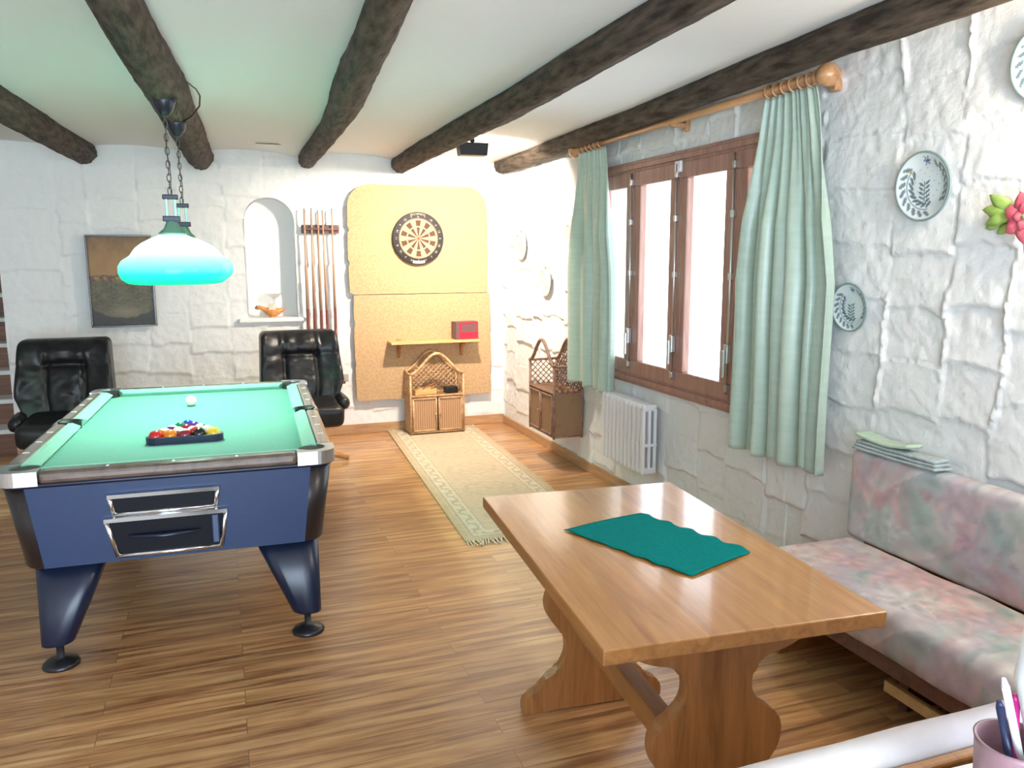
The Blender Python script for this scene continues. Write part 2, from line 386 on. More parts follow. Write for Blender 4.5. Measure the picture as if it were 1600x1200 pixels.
# plain walls, floor, ceiling
def slab(name,b,m):
    g=G(); g.box(*b); o=g.out(name,m); o['kind']='structure'; return o
slab('floor',(-3.4,XR+.02,-1.9,9.6,-.05,0),M['floor'])
def ceiling():
    # shallow vaults between the beams
    bx=[-3.4,-2.0,-1.02,-.19,.63,1.475,2.30,XR+.36]
    nx=96; ny=30; b=bmesh.new(); rows=[]
    for i in range(nx+1):
        x=-3.4+(XR+.36+3.4)*i/nx
        for k in range(len(bx)-1):
            if bx[k]<=x<=bx[k+1]+1e-6: t=(x-bx[k])/(bx[k+1]-bx[k]); break
        z=CEIL-.03+.045*math.sin(PI*t)**.7 if 0<t<1 else CEIL-.03
        rows.append([b.verts.new((x,-1.9+11.5*j/ny,z)) for j in range(ny+1)])
    for i in range(nx):
        for j in range(ny):
            f=b.faces.new((rows[i][j],rows[i][j+1],rows[i+1][j+1],rows[i+1][j])); f.smooth=True
    r=bmesh.ops.extrude_face_region(b,geom=b.faces[:])
    for v in r['geom']:
        if isinstance(v,bmesh.types.BMVert): v.co.z=CEIL+.2
    bmesh.ops.recalc_face_normals(b,faces=b.faces)
    me=bpy.data.meshes.new('ceiling'); b.to_mesh(me); b.free(); o=link('ceiling',me,M['ceil']); o['kind']='structure'
ceiling()
slab('wall_left',(-3.5,-3.4,-1.9,9.6,0,CEIL),M['plain'])
slab('wall_stairwell',(-3.4,WX0+.3,9.5,9.6,0,CEIL),M['plain'])
slab('wall_stairside',(WX0,WX0+.12,YF+.3,9.5,0,CEIL),M['plain'])
g=G()   # rear wall with a wide glazed opening
g.box(-3.4,-1.9,-1.9,-1.7,0,CEIL); g.box(1.7,XR+.36,-1.9,-1.7,0,CEIL); g.box(-1.9,1.7,-1.9,-1.7,2.15,CEIL)
o=g.out('wall_rear',M['plain']); o['kind']='structure'
# baseboards
g=G(); g.box(WX0,XR-.02,YF-.028,YF-.012,0,.085,.003); o=g.out('baseboard_far',M['skirt']); o['kind']='structure'
g=G(); g.box(XR-.028,XR-.012,2.55,YF-.028,0,.075,.003); o=g.out('baseboard_right',M['skirty']); o['kind']='structure'
# stairs beyond the end of the far wall
st=empty('staircase',(-2.2,7.15,0),0,'brown wooden stairs with pale step edges, at the far left beyond the white wall','stairs')
for i in range(9):
    y=.06+i*.25; z=.205*(i+1)
    g=G(); g.box(-.75,.62,y,y+.02,z-.205,z-.035); g.out('riser',M['stairwood'],st)
    g=G(); g.box(-.75,.62,y-.025,y+.27,z-.035,z,.004); g.out('tread',M['plain'],st)  # white colour stands in for window light caught on the treads
# ------------------------------------------------------------------ beams
def beam(pts,label,seed,x_shift=0):
    """pts: list of (x,y,z,r)"""
    P=[Vector(p[:3]) for p in pts]; out=[]; n=20
    ys=np.linspace(pts[0][1],pts[-1][1],300)
    X=np.interp(ys,[p[1] for p in pts],[p[0] for p in pts]); Z=np.interp(ys,[p[1] for p in pts],[p[2] for p in pts]); R=np.interp(ys,[p[1] for p in pts],[p[3] for p in pts])
    b=bmesh.new(); rings=[]; n=44
    for i,y in enumerate(ys):
        ring=[]
        for j in range(n):
            a=2*PI*j/n; q=Vector((math.cos(a)*3,y*1.3+seed*9,math.sin(a)*3))
            r=R[i]*(1+.10*noise.noise(q*.6)+.06*noise.noise(q*1.7)+.035*noise.noise(Vector((q.x*1.6,q.y*2,q.z*1.6)))+.05*noise.noise(Vector((q.x*4,q.y*3.2,q.z*4)))+.03*noise.noise(Vector((q.x*8,q.y*9,q.z*8))))
            if i==len(ys)-1: r*=.86
            ring.append(b.verts.new((X[i]+r*math.cos(a)+.012*noise.noise(Vector((0,y*.9,seed))),y,Z[i]+r*math.sin(a))))
        rings.append(ring)
    for i in range(len(ys)-1):
        for j in range(n):
            f=b.faces.new((rings[i][j],rings[i][(j+1)%n],rings[i+1][(j+1)%n],rings[i+1][j])); f.smooth=True
    b.faces.new(rings[0][::-1]); b.faces.new(rings[-1])
    me=bpy.data.meshes.new('ceiling_beam'); b.to_mesh(me); b.free()
    o=link('ceiling_beam',me,M['beam']); tag(o,label,'beam','rough dark log beams under the ceiling'); return o
beam([(-1.26,-1.6,2.34,.10),(-1.148,2.5,2.34,.092),(-.92,6.99,2.335,.09)],'rough dark log beam, leftmost, cut off by the left edge of the photo',1)
beam([(-.36,-1.6,2.34,.07),(-.281,2.5,2.34,.072),(-.20,4.2,2.34,.098),(-.099,6.99,2.335,.105)],'thick dark log beam that carries the green pendant lamps',2)
beam([(.45,-1.6,2.34,.06),(.54,2.5,2.34,.064),(.66,4.3,2.345,.088),(.70,5.2,2.34,.072),(.722,6.99,2.335,.072)],'kinked dark log beam reaching the wall just above the cue rack',3)
beam([(1.40,-1.6,2.34,.07),(1.44,2.5,2.34,.07),(1.475,4.3,2.335,.082),(1.50,6.99,2.335,.082)],'dark log beam beside the black floodlight, ending above the cork panel',4)
beam([(2.08,-1.6,2.34,.075),(2.21,2.5,2.34,.070),(2.30,4.2,2.335,.066),(2.375,6.85,2.335,.075)],'long dark log beam running along the window wall above the curtain pole',5)
# ------------------------------------------------------------------ window
wn=bpy.data.objects.new('window_1',None); COL.objects.link(wn); wn.location=(XR,0,0); wn['kind']='structure'
fx=-.045
g=G()
def fr(g,y0,y1,z0,z1,w,x0,x1,bev=.004):
    g.box(x0,x1,y0,y1,z1-w,z1,bev); g.box(x0,x1,y0,y1,z0,z0+w,bev); g.box(x0,x1,y0,y0+w,z0+w-.001,z1-w+.001,bev); g.box(x0,x1,y1-w,y1,z0+w-.001,z1-w+.001,bev)
fr(g,WY0,WY1,WZ0,WZ1,.075,fx+.01,.05); fr(g,WY0+.02,WY1-.02,WZ0+.02,WZ1-.02,.03,fx-.004,fx+.02); g.out('window_frame',M['windowwood'],wn)
BY=[WY0+.065,3.432,3.965,4.487,WY1-.065]
for i in range(4):
    y0=BY[i]; lw=BY[i+1]-BY[i]; g=G(); z0,z1=WZ0+.065,WZ1-.065
    fr(g,y0+.001,y0+lw-.001,z0,z1,.088,fx+.0,fx+.045,.006)
    s=g.out('sash',M['windowwood'],wn)
    g=G(); g.box(fx+.02,fx+.024,y0+.08,y0+lw-.08,z0+.08,z1-.08); g.out('pane',M['pane'],s)
for i,yy in enumerate(BY[1:4]):
    g=G(); g.tube([(fx-.014,yy,WZ0+.10),(fx-.014,yy,WZ1-.075)],.006,8)
    for z in (WZ0+.13,1.44,WZ1-.13,1.75): g.box(fx-.022,fx,yy-.012,yy+.012,z-.018,z+.018,.003)
    s=g.out('bolt',M['satin'],wn)
    g=G(); g.box(fx-.03,fx,yy-.016,yy+.016,.98+.02,1.10,.005); g.box(fx-.045,fx-.03,yy-.009,yy+.009,.93,1.07,.004); g.out('handle',M['satin'],s)
g=G(); g.box(fx-.016,fx+.001,3.93,3.99,2.0,2.06,.004)
g.out('latch_plate',M['white_enamel'],wn)
# ------------------------------------------------------------------ curtain pole + curtains
rod=empty('curtain_pole',(2.34,0,2.262),0,'long turned wooden curtain pole with ball ends above the window','curtain pole')
g=G(); g.tube([(0,2.78,0),(0,5.17,0)],.019,16); g.out('pole',M['rod'],rod)
for y,s in ((2.74,-1),(5.20,1)):
    g=G(); pr=[(.001,-.045),(.025,-.04),(.043,-.02),(.048,0),(.043,.02),(.028,.036),(.022,.045),(.030,.052),(.030,.062),(.02,.07)]
    if s>0: pr=[(r,-z) for r,z in pr][::-1]
    g.lathe(pr,20,(0,y,0),axis='y'); g.out('finial',M['rod'],rod)
for y in (2.80,3.93,5.12):
    g=G(); g.box(-.012,.10,y-.014,y+.014,-.03,-.008,.004); g.box(.075,.112,y-.022,y+.022,-.05,.03,.006); g.out('bracket',M['rod'],rod)
def curtain(top,bot,ztop,zbot,npleat,label,seed):
    """top,bot: (y0,y1)"""
    root=empty('curtain',(2.345,(top[0]+top[1])/2,zbot),0,label,'curtain','sage green curtains')
    oy=(top[0]+top[1])/2
    nu=npleat*14; nv=90; b=bmesh.new(); rows=[]; rr=np.random.default_rng(seed)
    ph=rr.uniform(-1.5,1.5,npleat+2); am=rr.uniform(.35,1.4,npleat+2)
    for k in range(nv+1):
        t=k/nv; z=ztop-(ztop-zbot)*t; row=[]
        g2=min(1,t/.5)**.8
        y0=top[0]+(bot[0]-top[0])*g2; y1=top[1]+(bot[1]-top[1])*g2
        for i in range(nu+1):
            s=i/nu; w=s*npleat
            kk=int(w) if w<npleat else npleat-1; A=am[kk]*(1-(w-kk))+am[kk+1]*(w-kk); Pp=ph[kk]*(1-(w-kk))+ph[kk+1]*(w-kk)
            big=math.sin(2*PI*w*.55+Pp*1.3+t*.5)
            fine=math.sin(2*PI*w+Pp*.9)
            if t<.09: amp=.013; f=math.sin(2*PI*w*2)*.7+fine*.5
            else:
                q=min(1,(t-.09)/.25); amp=.013+.024*q; f=(1-q)*(math.sin(2*PI*w*2)*.5+fine*.5)+q*(fine*A*.8+big*.7)
            x=amp*f+.004*math.sin(9*t+5*s+seed)
            y=y0+(y1-y0)*s+.012*math.cos(2*PI*w+Pp)*min(1,t*3)
            zz=z+(.008*math.sin(2*PI*w*.5+seed) if k==nv else 0)
            row.append(b.verts.new((x,y-oy,zz-zbot)))
        rows.append(row)
    for k in range(nv):
        for i in range(nu):
            f=b.faces.new((rows[k][i],rows[k][i+1],rows[k+1][i+1],rows[k+1][i])); f.smooth=True
    me=bpy.data.meshes.new('drape'); b.to_mesh(me); b.free()
    o=link('drape',me,M['curtain'],root); sm=o.modifiers.new('s','SOLIDIFY'); sm.thickness=.003
    for i in range(6):
        y=top[0]+(top[1]-top[0])*(.08+.84*i/5)-oy
        g=G(); g.tube([(.029*math.cos(a)-.005,y+.004*math.sin(a),.029*math.sin(a)+(2.262-zbot)-.002) for a in [2*PI*j/16 for j in range(16)]],.0045,6,close=True)
        g.out('curtain_ring',M['rod'],root)
curtain((2.81,3.13),(2.64,3.25),2.235,.62,7,'wide sage green pleated curtain, nearer one, right of the window',3)
curtain((4.76,5.13),(4.62,5.24),2.235,.66,5,'narrower sage green pleated curtain, farther one, left of the window',8)
# ------------------------------------------------------------------ radiator
rd=empty('radiator',(XR-.14,4.42,.24),0,'white cast column radiator on the wall below the window','radiator')
nc=11
for i in range(nc):
    y=-.265+i*.052; g=G(); 
    for x in (.012,.05,.088): g.box(x-.011,x+.011,y-.019,y+.019,.0,.40,.008)
    g.box(0,.10,y-.021,y+.021,.0,.04,.012); g.box(0,.10,y-.021,y+.021,.385,.43,.016); g.box(.0,.10,y-.02,y+.02,.17,.19,.004)
    g.out('column',M['white_enamel'],rd)
for z in (.03,.40):
    g=G(); g.tube([(.05,-.26,z),(.05,.25,z)],.014,10); g.out('header_pipe',M['white_enamel'],rd)
for y in (-.2,.2):
    g=G(); g.box(.09,.125,y-.01,y+.01,.33,.37,.003); g.out('wall_bracket',M['satin'],rd)
# ------------------------------------------------------------------ pool table
PT=empty('pool_table',(-.165,4.078,0),-.0385,'coin-operated pool table with green cloth and dark laminate front, its blue a painted sky reflection','pool table')
W,L=1.175,1.94; W2,L2=W/2,L/2; RT=.80; RW=.066; CW=.052; CL=.765
def inset(w,l,z,r,n=6):
    out=[]
    for cx,cy,a0 in ((w-r,l-r,0),(-w+r,l-r,PI/2),(-w+r,-l+r,PI),(w-r,-l+r,1.5*PI)):
        for k in range(n+1):
            a=a0+PI/2*k/n; out.append((cx+r*math.cos(a),cy+r*math.sin(a),z))
    return out
def loft(g,rings,mi=0,cap=(True,True),smooth=True):
    R=[[g.bm.verts.new(p) for p in r] for r in rings]; n=len(R[0])
    for a,b in zip(R,R[1:]):
        for j in range(n):
            f=g.bm.faces.new((a[j],a[(j+1)%n],b[(j+1)%n],b[j])); f.smooth=smooth; f.material_index=mi
    if cap[0]: g.bm.faces.new(R[0][::-1])
    if cap[1]: g.bm.faces.new(R[-1])
# body panels (front panel proud, tinted blue for reflected sky, corner posts brown)
g=G(); loft(g,[inset(W2-.060,L2-.06,.425,.07),inset(W2-.055,L2-.05,.435,.075),inset(W2-.012,L2-.012,.752,.085)]); g.out('body',M['cabside'],PT,smooth=False)
def panel(g,sgn):
    zb,zt=.43,.752; w0,w1=W2-.055-.075,W2-.012-.085
    yb,yt=L2-.05,L2-.012; e=.004
    A=[(-w0,sgn*(yb+e),zb),(w0,sgn*(yb+e),zb),(w1,sgn*(yt+e),zt),(-w1,sgn*(yt+e),zt)]
    I=[(x,y-sgn*.02,z) for x,y,z in A]
    va=[g.bm.verts.new(p) for p in A]; vi=[g.bm.verts.new(p) for p in I]
    g.bm.faces.new(va); g.bm.faces.new(vi[::-1])
    for k in range(4): g.bm.faces.new((va[k],vi[k],vi[(k+1)%4],va[(k+1)%4]))
g=G(); panel(g,-1); front=g.out('front_panel',M['cabinet'],PT)
g=G(); panel(g,1); g.out('end_panel',M['cabinet'],PT)
# ball return trays: chrome frames around flat black plates standing in for shaded hollows
def tray(x0t,x1t,x0b,x1b,zt,zb,name,hood):
    s=(L2-.012-(L2-.05))/(.752-.43)
    def Y(z): return -(L2-.05+(z-.43)*s+.004)
    g=G(); t=.009
    A=[(x0b,zb),(x1b,zb),(x1t,zt),(x0t,zt)]
    P=[(x,Y(z)-.004,z) for x,z in A]
    for a,b in zip(P,P[1:]+P[:1]): g.tube([a,b],t,8)
    for a in P: g.sphere(a,t,8)
    if hood: g.prism([(Y(zt)-.024,zt-.006),(Y(zt),zt-.006),(Y(zt),zt+.013),(Y(zt)-.016,zt+.006)],x0t-.004,x1t+.004,plane='yz')
    fr_=g.out('chrome_frame',M['chrome'],PT)
    g=G(); Q=[(x,Y(z)-.0035,z) for x,z in A]; I=[(x,Y(z)+.012,z) for x,z in A]
    q=[g.bm.verts.new(p) for p in Q]; i_=[g.bm.verts.new(p) for p in I]; g.bm.faces.new(q[::-1]); g.bm.faces.new(i_)
    for k in range(4): g.bm.faces.new((q[k],i_[k],i_[(k+1)%4],q[(k+1)%4]))
    g.out(name,M['hollow'],PT)
    return fr_
tray(-.223,.148,-.212,.137,.690,.617,'coin_slot_panel',True)
fr2=tray(-.242,.172,-.212,.148,.598,.452,'ball_return_shade',True)
g=G(); g.tube([(-.17,-L2+.018,.530),(-.05,-L2+.016,.522),(.08,-L2+.015,.530)],[.004,.011,.004],8); g.out('ball_gutter',M['leg'],PT)
g=G(); g.box(.12,.145,-L2+.012,-L2+.03,.475,.585,.004); g.out('ball_lifter',M['cabinet'],PT)
# playing bed
g=G(); g.box(-W2+.05,W2-.05,-L2+.05,L2-.05,CL-.05,CL); g.out('bed_cloth',M['cloth'],PT)
# rails: outer laminated rim with rounded corners as one frame per side
ph=.055; pm=.05
def railseg(x0,x1,y0,y1,name,m,bev=.018):
    g=G(); g.box(x0,x1,y0,y1,.752,RT,bev,seg=3); return g.out(name,m,PT)
cc=.145
for sx in (-1,1):
    a,b=sorted((sx*W2,sx*(W2-RW)))
    for y0,y1 in ((-L2+cc,-pm),(pm,L2-cc)):
        r_=railseg(a,b,y0+.0,y1-.0,'side_rail',M['railtop'])
        for k in (1,2,3):
            yy=y0+(y1-y0)*(k-.0)/4 if y0<0 else y0+(y1-y0)*k/4
            g=G(); g.box((a+b)/2-.012,(a+b)/2+.012,yy-.005,yy+.005,RT-.001,RT+.0012,.0006,seg=1); g.out('sight',M['pearl'],r_)
    # joining strip outside the side pocket
    railseg(sx*W2-(.025 if sx>0 else 0),sx*W2+(0 if sx>0 else .025),-pm-.01,pm+.01,'pocket_bridge',M['railtop'],.008)
for sy in (-1,1):
    a,b=sorted((sy*L2,sy*(L2-RW)))
    r_=railseg(-W2+cc,W2-cc,a,b,'end_rail',M['railtop'])
    for k in (1,2,3):
        xx=-W2+cc+(W-2*cc)*k/4
        g=G(); g.box(xx-.005,xx+.005,(a+b)/2-.010,(a+b)/2+.010,RT-.001,RT+.0012,.0006,seg=1); g.out('sight',M['pearl'],r_)
# trim line under the near end rail
g=G(); loft(g,[inset(W2-.004,L2-.004,.742,.085),inset(W2-.004,L2-.004,.757,.085)]); g.out('rim_trim',M['leg'],PT)
# corner castings: L shaped satin metal caps with round outer corner, hollow for the pocket
for sx in (-1,1):
    for sy in (-1,1):
        pts=[]
        r=.07
        pts+= [(W2-cc,L2)]+[(W2-r+r*math.sin(a),L2-r+r*math.cos(a)) for a in [PI/2*k/8 for k in range(9)]]+[(W2,L2-cc)]
        pts+= [(W2-RW,L2-cc)]+[(W2-.062-.052*(1-math.cos(0)),L2-.10)]
        # pocket mouth arc
        cxp,cyp=W2-.085,L2-.085
        arc=[(cxp+.05*math.cos(a),cyp+.05*math.sin(a)) for a in [-.6+ (PI/2+1.2)*k/10 for k in range(11)]]
        pts=[(W2-cc,L2)]+[(W2-r+r*math.sin(a),L2-r+r*math.cos(a)) for a in [PI/2*k/8 for k in range(9)]]+[(W2,L2-cc),(W2-RW,L2-cc)]+arc+[(W2-cc,L2-RW)]
        g=G(); P=[(sx*x,sy*y) for x,y in pts]
        g.prism(P,.750,RT+.002,plane='xy'); g.out('corner_cap',M['satin'],PT)
        g=G(); g.lathe([(.058,CL-.004),(.058,CL+.002),(.052,RT-.012),(.056,RT-.006)],24,(sx*(W2-.088),sy*(L2-.088),0)); 
        g.out('corner_pocket',M['rubber'],PT)
    g=G(); g.lathe([(.046,CL-.004),(.046,CL+.002),(.046,RT-.004),(.052,RT+.001),(.040,RT-.001),(.040,CL+.004),(.001,CL+.003)],24,(sx*(W2-.064),0,0)); g.out('side_pocket',M['rubber'],PT)
# cushions (six), wedge profile with angled pocket ends
def cush(p0,p1,inward):
    """p0,p1 outer line ends, inward unit vector"""
    p0=Vector(p0);p1=Vector(p1);n=Vector(inward);t=(p1-p0).normalized()
    prof=[(0,CL),(0,RT-.001),(.018,RT),(CW,RT-.010),(CW+.003,RT-.016),(CW-.012,CL)]
    g=G(); A=[];C_=[]
    for d,z in prof:
        k=d/CW
        A.append(g.bm.verts.new((*(p0+n*d+t*.032*k).xy,z))); C_.append(g.bm.verts.new((*(p1+n*d-t*.032*k).xy,z)))
    g.bm.faces.new(A); g.bm.faces.new(C_[::-1])
    for i in range(len(prof)):
        j=(i+1)%len(prof); f=g.bm.faces.new((A[i],C_[i],C_[j],A[j]))
    g.out('cushion',M['cushioncloth'],PT)
for sx in (-1,1):
    x=sx*(W2-RW+.001)
    cush((x,-L2+cc-.015,0),(x,-.04,0),(-sx,0,0)); cush((x,.04,0),(x,L2-cc+.015,0),(-sx,0,0))
for sy in (-1,1):
    y=sy*(L2-RW+.001); cush((-W2+cc-.015,y,0),(W2-cc+.015,y,0),(0,-sy,0))
# legs: tapering pedestals leaning inward, with levelling feet
for sx in (-1,1):
    for sy in (-1,1):
        ox,oy=sx*(W2-.072),sy*(L2-.10)
        g=G()
        def sq(z,w,d,c=.03):
            x1,y1=ox,oy; x0=ox-sx*w; y0=oy-sy*d
            X=sorted((x0,x1));Y=sorted((y0,y1)); cx,cy=sum(X)/2,sum(Y)/2
            return [(px+cx,py+cy,z) for px,py,_ in inset((X[1]-X[0])/2,(Y[1]-Y[0])/2,0,c,3)]
        loft(g,[sq(.10,.10,.12,.035),sq(.108,.115,.13,.035),sq(.43,.255,.25,.06)],smooth=True)
        lg_m=g.out('leg_post',M['leg'],PT)
        lg_m.name='leg'
        fx_,fy_=ox-sx*.055,oy-sy*.062
        g=G(); g.lathe([(.065,0),(.066,.008),(.058,.018),(.030,.028),(.014,.036),(.014,.105)],24,(fx_,fy_,0)); g.out('levelling_foot',M['black'],lg_m)
# ------------------------------------------------------------------ balls and rack
BR=.0286
def ballmat(name,c,stripe=False):
    m=mat(name,c,.12,coat=.5)
    if stripe:
        tc=N(m,'ShaderNodeTexCoord'); sx=N(m,'ShaderNodeSeparateXYZ'); LK(m,tc.outputs['Object'],sx.inputs[0])
        ab=N(m,'ShaderNodeMath',operation='ABSOLUTE'); LK(m,sx.outputs[2],ab.inputs[0])
        lt=N(m,'ShaderNodeMath',operation='LESS_THAN'); lt.inputs[1].default_value=BR*.52; LK(m,ab.outputs[0],lt.inputs[0])
        mx=N(m,'ShaderNodeMix',data_type='RGBA'); LK(m,lt.outputs[0],mx.inputs['Factor']); mx.inputs['A'].default_value=(.85,.8,.68,1); mx.inputs['B'].default_value=(*c,1)
        LK(m,mx.outputs['Result'],B(m).inputs['Base Color'])
    return m
BC=dict(yellow=(.85,.55,.05),blue=(.02,.06,.40),red=(.65,.02,.02),purple=(.15,.02,.25),orange=(.85,.25,.02),green=(.01,.20,.08),maroon=(.28,.015,.03),black=(.01,.01,.01))
def pbase(x,y,z): # table-local to world
    c,s=math.cos(-.0385),math.sin(-.0385); return (-.165+x*c-y*s,4.078+x*s+y*c,z)
g=G(); g.sphere((0,0,0),BR,24); ball0=g.out('pool_ball',mat('ivory',(.86,.80,.62),.12,coat=.5))
def place_ball(o,x,y,z):
    o.location=(x,y,z)
place_ball(ball0,-.183,4.512,CL+BR); tag(ball0,'cream white cue ball alone on the green cloth beyond the racked balls','ball')
ball0.name='cue_ball'
rows=[[('red',0),('orange',0),('maroon',1),('black',0),('yellow',0)],
      [('orange',1),('blue',1),('red',1),('yellow',1)],
      [('purple',1),('maroon',0),('green',1)],
      [('green',0),('purple',0)],
      [('blue',0)]]
posn=[['at the left corner','second from the left','in the middle','second from the right','at the right corner'],
      ['leftmost','second from the left','second from the right','rightmost'],['leftmost','in the middle','rightmost'],['left one','right one'],['alone']]
rown=['of the front row','of the second row','of the third row','of the fourth row','at the far tip']
rc=(-.181,3.583)
ca,sa=math.cos(-.03),math.sin(-.03)
mats={}
for i,row in enumerate(rows):
    for j,(c,s) in enumerate(row):
        lx=(j-(len(row)-1)/2)*BR*2.01; ly=BR+.012+i*BR*1.735
        o=ball0.copy(); COL.objects.link(o); o.name='pool_ball'
        place_ball(o,rc[0]+lx*ca-ly*sa,rc[1]+lx*sa+ly*ca,CL+BR)
        o.rotation_euler=(random.uniform(-.5,.5),random.uniform(-.5,.5),random.uniform(0,6))
        if (c,s) not in mats: mats[(c,s)]=ballmat(c+('_striped' if s else '_solid')+'_ball',BC[c],bool(s))
        o.material_slots[0].link='OBJECT'; o.material_slots[0].material=mats[(c,s)]
        tag(o,f"{'white striped' if s else 'solid'} {c} pool ball, {posn[i][j]} {rown[i]} in the rack",'ball','racked pool balls')
# triangle rack
def tri(r,z): # rounded triangle around balls, offset r beyond ball edge
    R=BR+r; pts=[]
    c3=[(-4*BR*1.005,BR+.012),(4*BR*1.005,BR+.012),(0,BR+.012+4*BR*1.735)]
    for k,(cx,cy) in enumerate(c3):
        a0={0:PI*7/6-PI/3+PI*0,1:-PI/2,2:PI/6}[k]
        if k==0: a0=PI*5/6
        for q in range(7):
            a=a0+ (2*PI/3)*q/6; pts.append((cx+R*math.cos(a),cy+R*math.sin(a)))
    return [(rc[0]+x*ca-y*sa,rc[1]+x*sa+y*ca,z) for x,y in pts]
g=G()
A=[tri(.001,CL),tri(.011,CL),tri(.011,CL+.030),tri(.001,CL+.030)]
# order corners ccw: left-bottom, right-bottom, top
V=[[g.bm.verts.new(p) for p in r] for r in A]; n=len(V[0])
for a in range(4):
    b_=(a+1)%4
    for j in range(n): g.bm.faces.new((V[a][j],V[a][(j+1)%n],V[b_][(j+1)%n],V[b_][j]))
o=g.out('triangle_rack',mat('navy_plastic',(.015,.02,.06),.3)); tag(o,'dark blue plastic triangle rack around the balls on the green cloth','rack')
# ------------------------------------------------------------------ pendant lamps
def pendant(x,y,label):
    r=empty('pendant_lamp',(x,y,1.425),0,label,'lamp','green glass pendant lamps over the pool table')
    k=1.0
    prof=[(.165,-.006),(.205,.0),(.230,.018),(.243,.046),(.242,.078),(.226,.104),(.204,.118),(.190,.128),(.182,.140),(.166,.162),(.138,.184),(.100,.204),(.058,.222)]
    inner=[(a-.006,b+.001) for a,b in prof][::-1]
    g=G(); b=g.bm
    g.lathe(prof,56); sh=None
    # remove caps: open bottom and top
    for f in [f for f in b.faces if len(f.verts)>6]: b.faces.remove(f)
    sh=g.out('lamp_shade',M['shade'],r); sm=sh.modifiers.new('s','SOLIDIFY'); sm.thickness=.005
    g=G(); g.lathe([(.062,.224),(.060,.232),(.038,.250),(.026,.278),(.022,.285),(.001,.286)],28); g.lathe([(.0,.222),(.062,.224)],28); g.out('shade_cap',M['greenmetal'],r)
    g=G(); g.box(-.038,.038,-.02,.02,.283,.308,.004); g.out('lower_bar',M['rose'],r)
    g=G()
    for s in (-1,1): g.box(s*.018-.006,s*.018+.006,-.012,.012,.305,.385,.002)
    g.out('yoke',M['greenmetal'],r)
    g=G(); g.box(-.034,.034,-.018,.018,.383,.405,.004); g.out('upper_bar',M['rose'],r)
    # chain links
    z=.405; i=0; g=G(); ztop=.760
    while z<ztop:
        pts=[]
        for q in range(14):
            a=2*PI*q/14; u=.0085*math.cos(a); v=.019*math.sin(a)
            pts.append((u if i%2==0 else 0,0 if i%2==0 else u,z+.015+v))
        g.tube(pts,.0025,6,close=True); z+=.030; i+=1
    g.out('chain',M['chain'],r)
    g=G(); g.tube([(.004,.004,.40),(.008,.003,.5),(-.003,.005,.62),(.003,.0,.77)],.0022,6); g.out('flex',M['black'],r)
    g=G(); g.lathe([(.010,.752),(.022,.760),(.040,.785),(.050,.815),(.052,.836),(.045,.838)],28); g.out('ceiling_rose',M['rose'],r)
    g=G(); g.lathe([(.001,.125),(.016,.128),(.024,.142),(.020,.160),(.012,.175),(.011,.20)],16); g.out('bulb',M['bulb'],r)
    return r
p1=pendant(-.197,4.10,'lit green glass pendant lamp, front one over the pool table')
p2=pendant(-.172,4.74,'lit green glass pendant lamp, half hidden behind the front one')
g=G(); g.tube([(-.135,4.1,2.36),(-.105,4.2,2.36),(-.06,4.35,2.352),(-.045,4.42,2.335),(-.05,4.5,2.30),(-.09,4.6,2.265),(-.13,4.68,2.25)],.004,8)
o=g.out('lamp_cable',M['black']); tag(o,'thin black cable looping off the log beam beside the lamp mounts','cable')
# ------------------------------------------------------------------ picture
pc=empty('framed_painting',(-.728,YF-.058,1.008),0,'dark framed brown landscape painting on the far wall behind the lamp','painting')
fw,fh=.468,.712
g=G(); fr_t=.014
for a in ((-fw/2,fw/2,0,fr_t),(-fw/2,fw/2,fh-fr_t,fh)): g.box(a[0],a[1],-.012,.012,a[2],a[3],.003)
g.box(-fw/2,-fw/2+fr_t,-.012,.012,fr_t,fh-fr_t,.003); g.box(fw/2-fr_t,fw/2,-.012,.012,fr_t,fh-fr_t,.003)
g.out('frame',mat('dark_metal_frame',(.09,.085,.08),.25,.7),pc)
def grid(name,w,h,res,m,parent,pat,y=0,plane='xz'):
    nx=int(w/res); nz=int(h/res); b=bmesh.new(); R=[]
    for i in range(nx+1):
        R.append([b.verts.new((w*(i/nx-.5),y,h*k/nz) if plane=='xz' else (w*(i/nx-.5),h*(k/nz-.5),y)) for k in range(nz+1)])
    for i in range(nx):
        for k in range(nz):
            b.faces.new((R[i][k],R[i+1][k],R[i+1][k+1],R[i][k+1]))
    me=bpy.data.meshes.new(name); b.to_mesh(me); b.free(); setpattern(me,pat); return link(name,me,m,parent)
def mix(a,b,t): t=np.clip(t,0,1)[...,None]; return a*(1-t)+b*t
